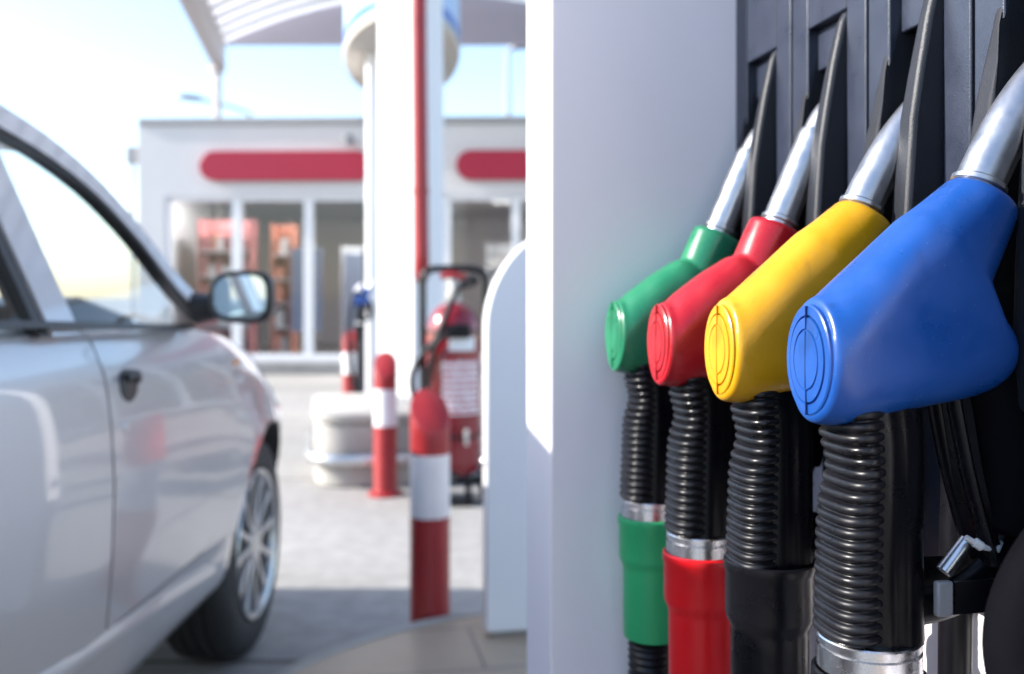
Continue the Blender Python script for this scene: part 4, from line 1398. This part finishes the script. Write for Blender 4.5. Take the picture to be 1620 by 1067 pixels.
    for x in (-0.66, -0.6, 0.0, 0.6, 0.66):
        rings.append([(x, 1.72 - OY + 0.0, 0.90), (x, 1.74 - OY, 0.985), (x, 1.85 - OY, 1.0), (x, 2.1 - OY, 0.955), (x, 2.1 - OY, 0.90)])
    loft(b, rings)
    finish(b, 'dashboard', 'trim', root, bevel=0.01)
    b = BM()
    P = [(-0.36 + 0.185 * math.cos(2 * PI * k / 32), 1.60 - OY + 0.06 * math.sin(2 * PI * k / 32), 0.96 + 0.17 * math.sin(2 * PI * k / 32)) for k in range(33)]
    tube(b, P, 0.014, 10)
    tube(b, [(-0.53, 1.6 - OY, 0.96), (-0.36, 1.63 - OY, 0.95), (-0.19, 1.6 - OY, 0.96)], 0.02, 8)
    finish(b, 'steering_wheel', 'trim', root)
    # lights and indicator
    for mirror in (1, -1):
        b = BM()
        rings = []
        for i in range(13):
            Y = 2.86 + 0.26 * i / 12
            zs = sm(SH, Y)
            rings.append([Vector((side(Y, z, o).x * mirror, Y - OY, z)) for z, o in ((zs - 0.15, 0.004), (zs - 0.10, 0.008), (zs - 0.05, 0.008), (zs - 0.012, 0.006), (zs - 0.02, -0.01), (zs - 0.14, -0.01))])
        loft(b, rings)
        finish(b, 'headlight', 'lens', root, ang=50)
        b = BM()
        c = side(2.39, 0.835); c.x *= mirror
        lathe(b, [(0.05, 0.0), (1, 0.001 * mirror), (0.9, 0.006 * mirror), (0.05, 0.007 * mirror)], c, 16, 'X', 0, 0.018, 0.008)
        finish(b, 'side_indicator', 'amber', root)
    # wheels
    for yw in (2.68, 0.12):
        for sx in (1, -1):
            b = BM()
            X0 = 0.775 * sx                     # outer sidewall
            prof = [(0.205, -0.012), (0.215, 0.0), (0.25, 0.004), (0.285, -0.004), (0.300, -0.020), (0.305, -0.040)]
            for g in (-0.062, -0.095, -0.128):
                prof += [(0.305, g + 0.004), (0.298, g + 0.003), (0.298, g - 0.003), (0.305, g - 0.004)]
            prof += [(0.305, -0.150), (0.300, -0.172), (0.285, -0.186), (0.25, -0.190), (0.205, -0.18)]
            lathe(b, [(r, h * sx) for r, h in prof], (X0, yw - OY, 0.305), 72, 'X')
            w = finish(b, 'wheel', 'tyre', root, ang=35)
            b = BM()
            lathe(b, [(r, h * sx) for r, h in ((0.196, -0.14), (0.196, -0.03), (0.200, -0.012), (0.207, 0.002), (0.204, 0.006), (0.194, 0.000), (0.186, -0.03), (0.186, -0.14))], (X0, yw - OY, 0.305), 56, 'X')
            lathe(b, [(r, h * sx) for r, h in ((0.005, -0.03), (0.058, -0.03), (0.055, -0.004), (0.034, 0.002), (0.005, 0.003))], (X0, yw - OY, 0.305), 28, 'X')
            rim = finish(b, 'rim', 'rim', w, ang=40)
            b = BM()
            lathe(b, [(r, h * sx) for r, h in ((0.01, -0.09), (0.186, -0.09), (0.186, -0.085), (0.01, -0.085))], (X0, yw - OY, 0.305), 40, 'X')
            finish(b, 'brake_disc', 'galv', w)
            for k in range(12):
                a = 2 * PI * k / 12 + 0.1
                ca, sa = math.cos(a), math.sin(a)
                def pt(r, t, h): return (X0 + h * sx, yw - OY + r * ca - t * sa, 0.305 + r * sa + t * ca)
                b = BM()
                loft(b, [[pt(r, -t, h - 0.022), pt(r, t, h - 0.022), pt(r, t * 0.8, h), pt(r, -t * 0.8, h)] for r, t, h in ((0.045, 0.011, -0.004), (0.10, 0.010, -0.008), (0.15, 0.012, -0.006), (0.19, 0.017, -0.003))])
                finish(b, 'spoke', 'rim', rim, bevel=0.002)
build_car()
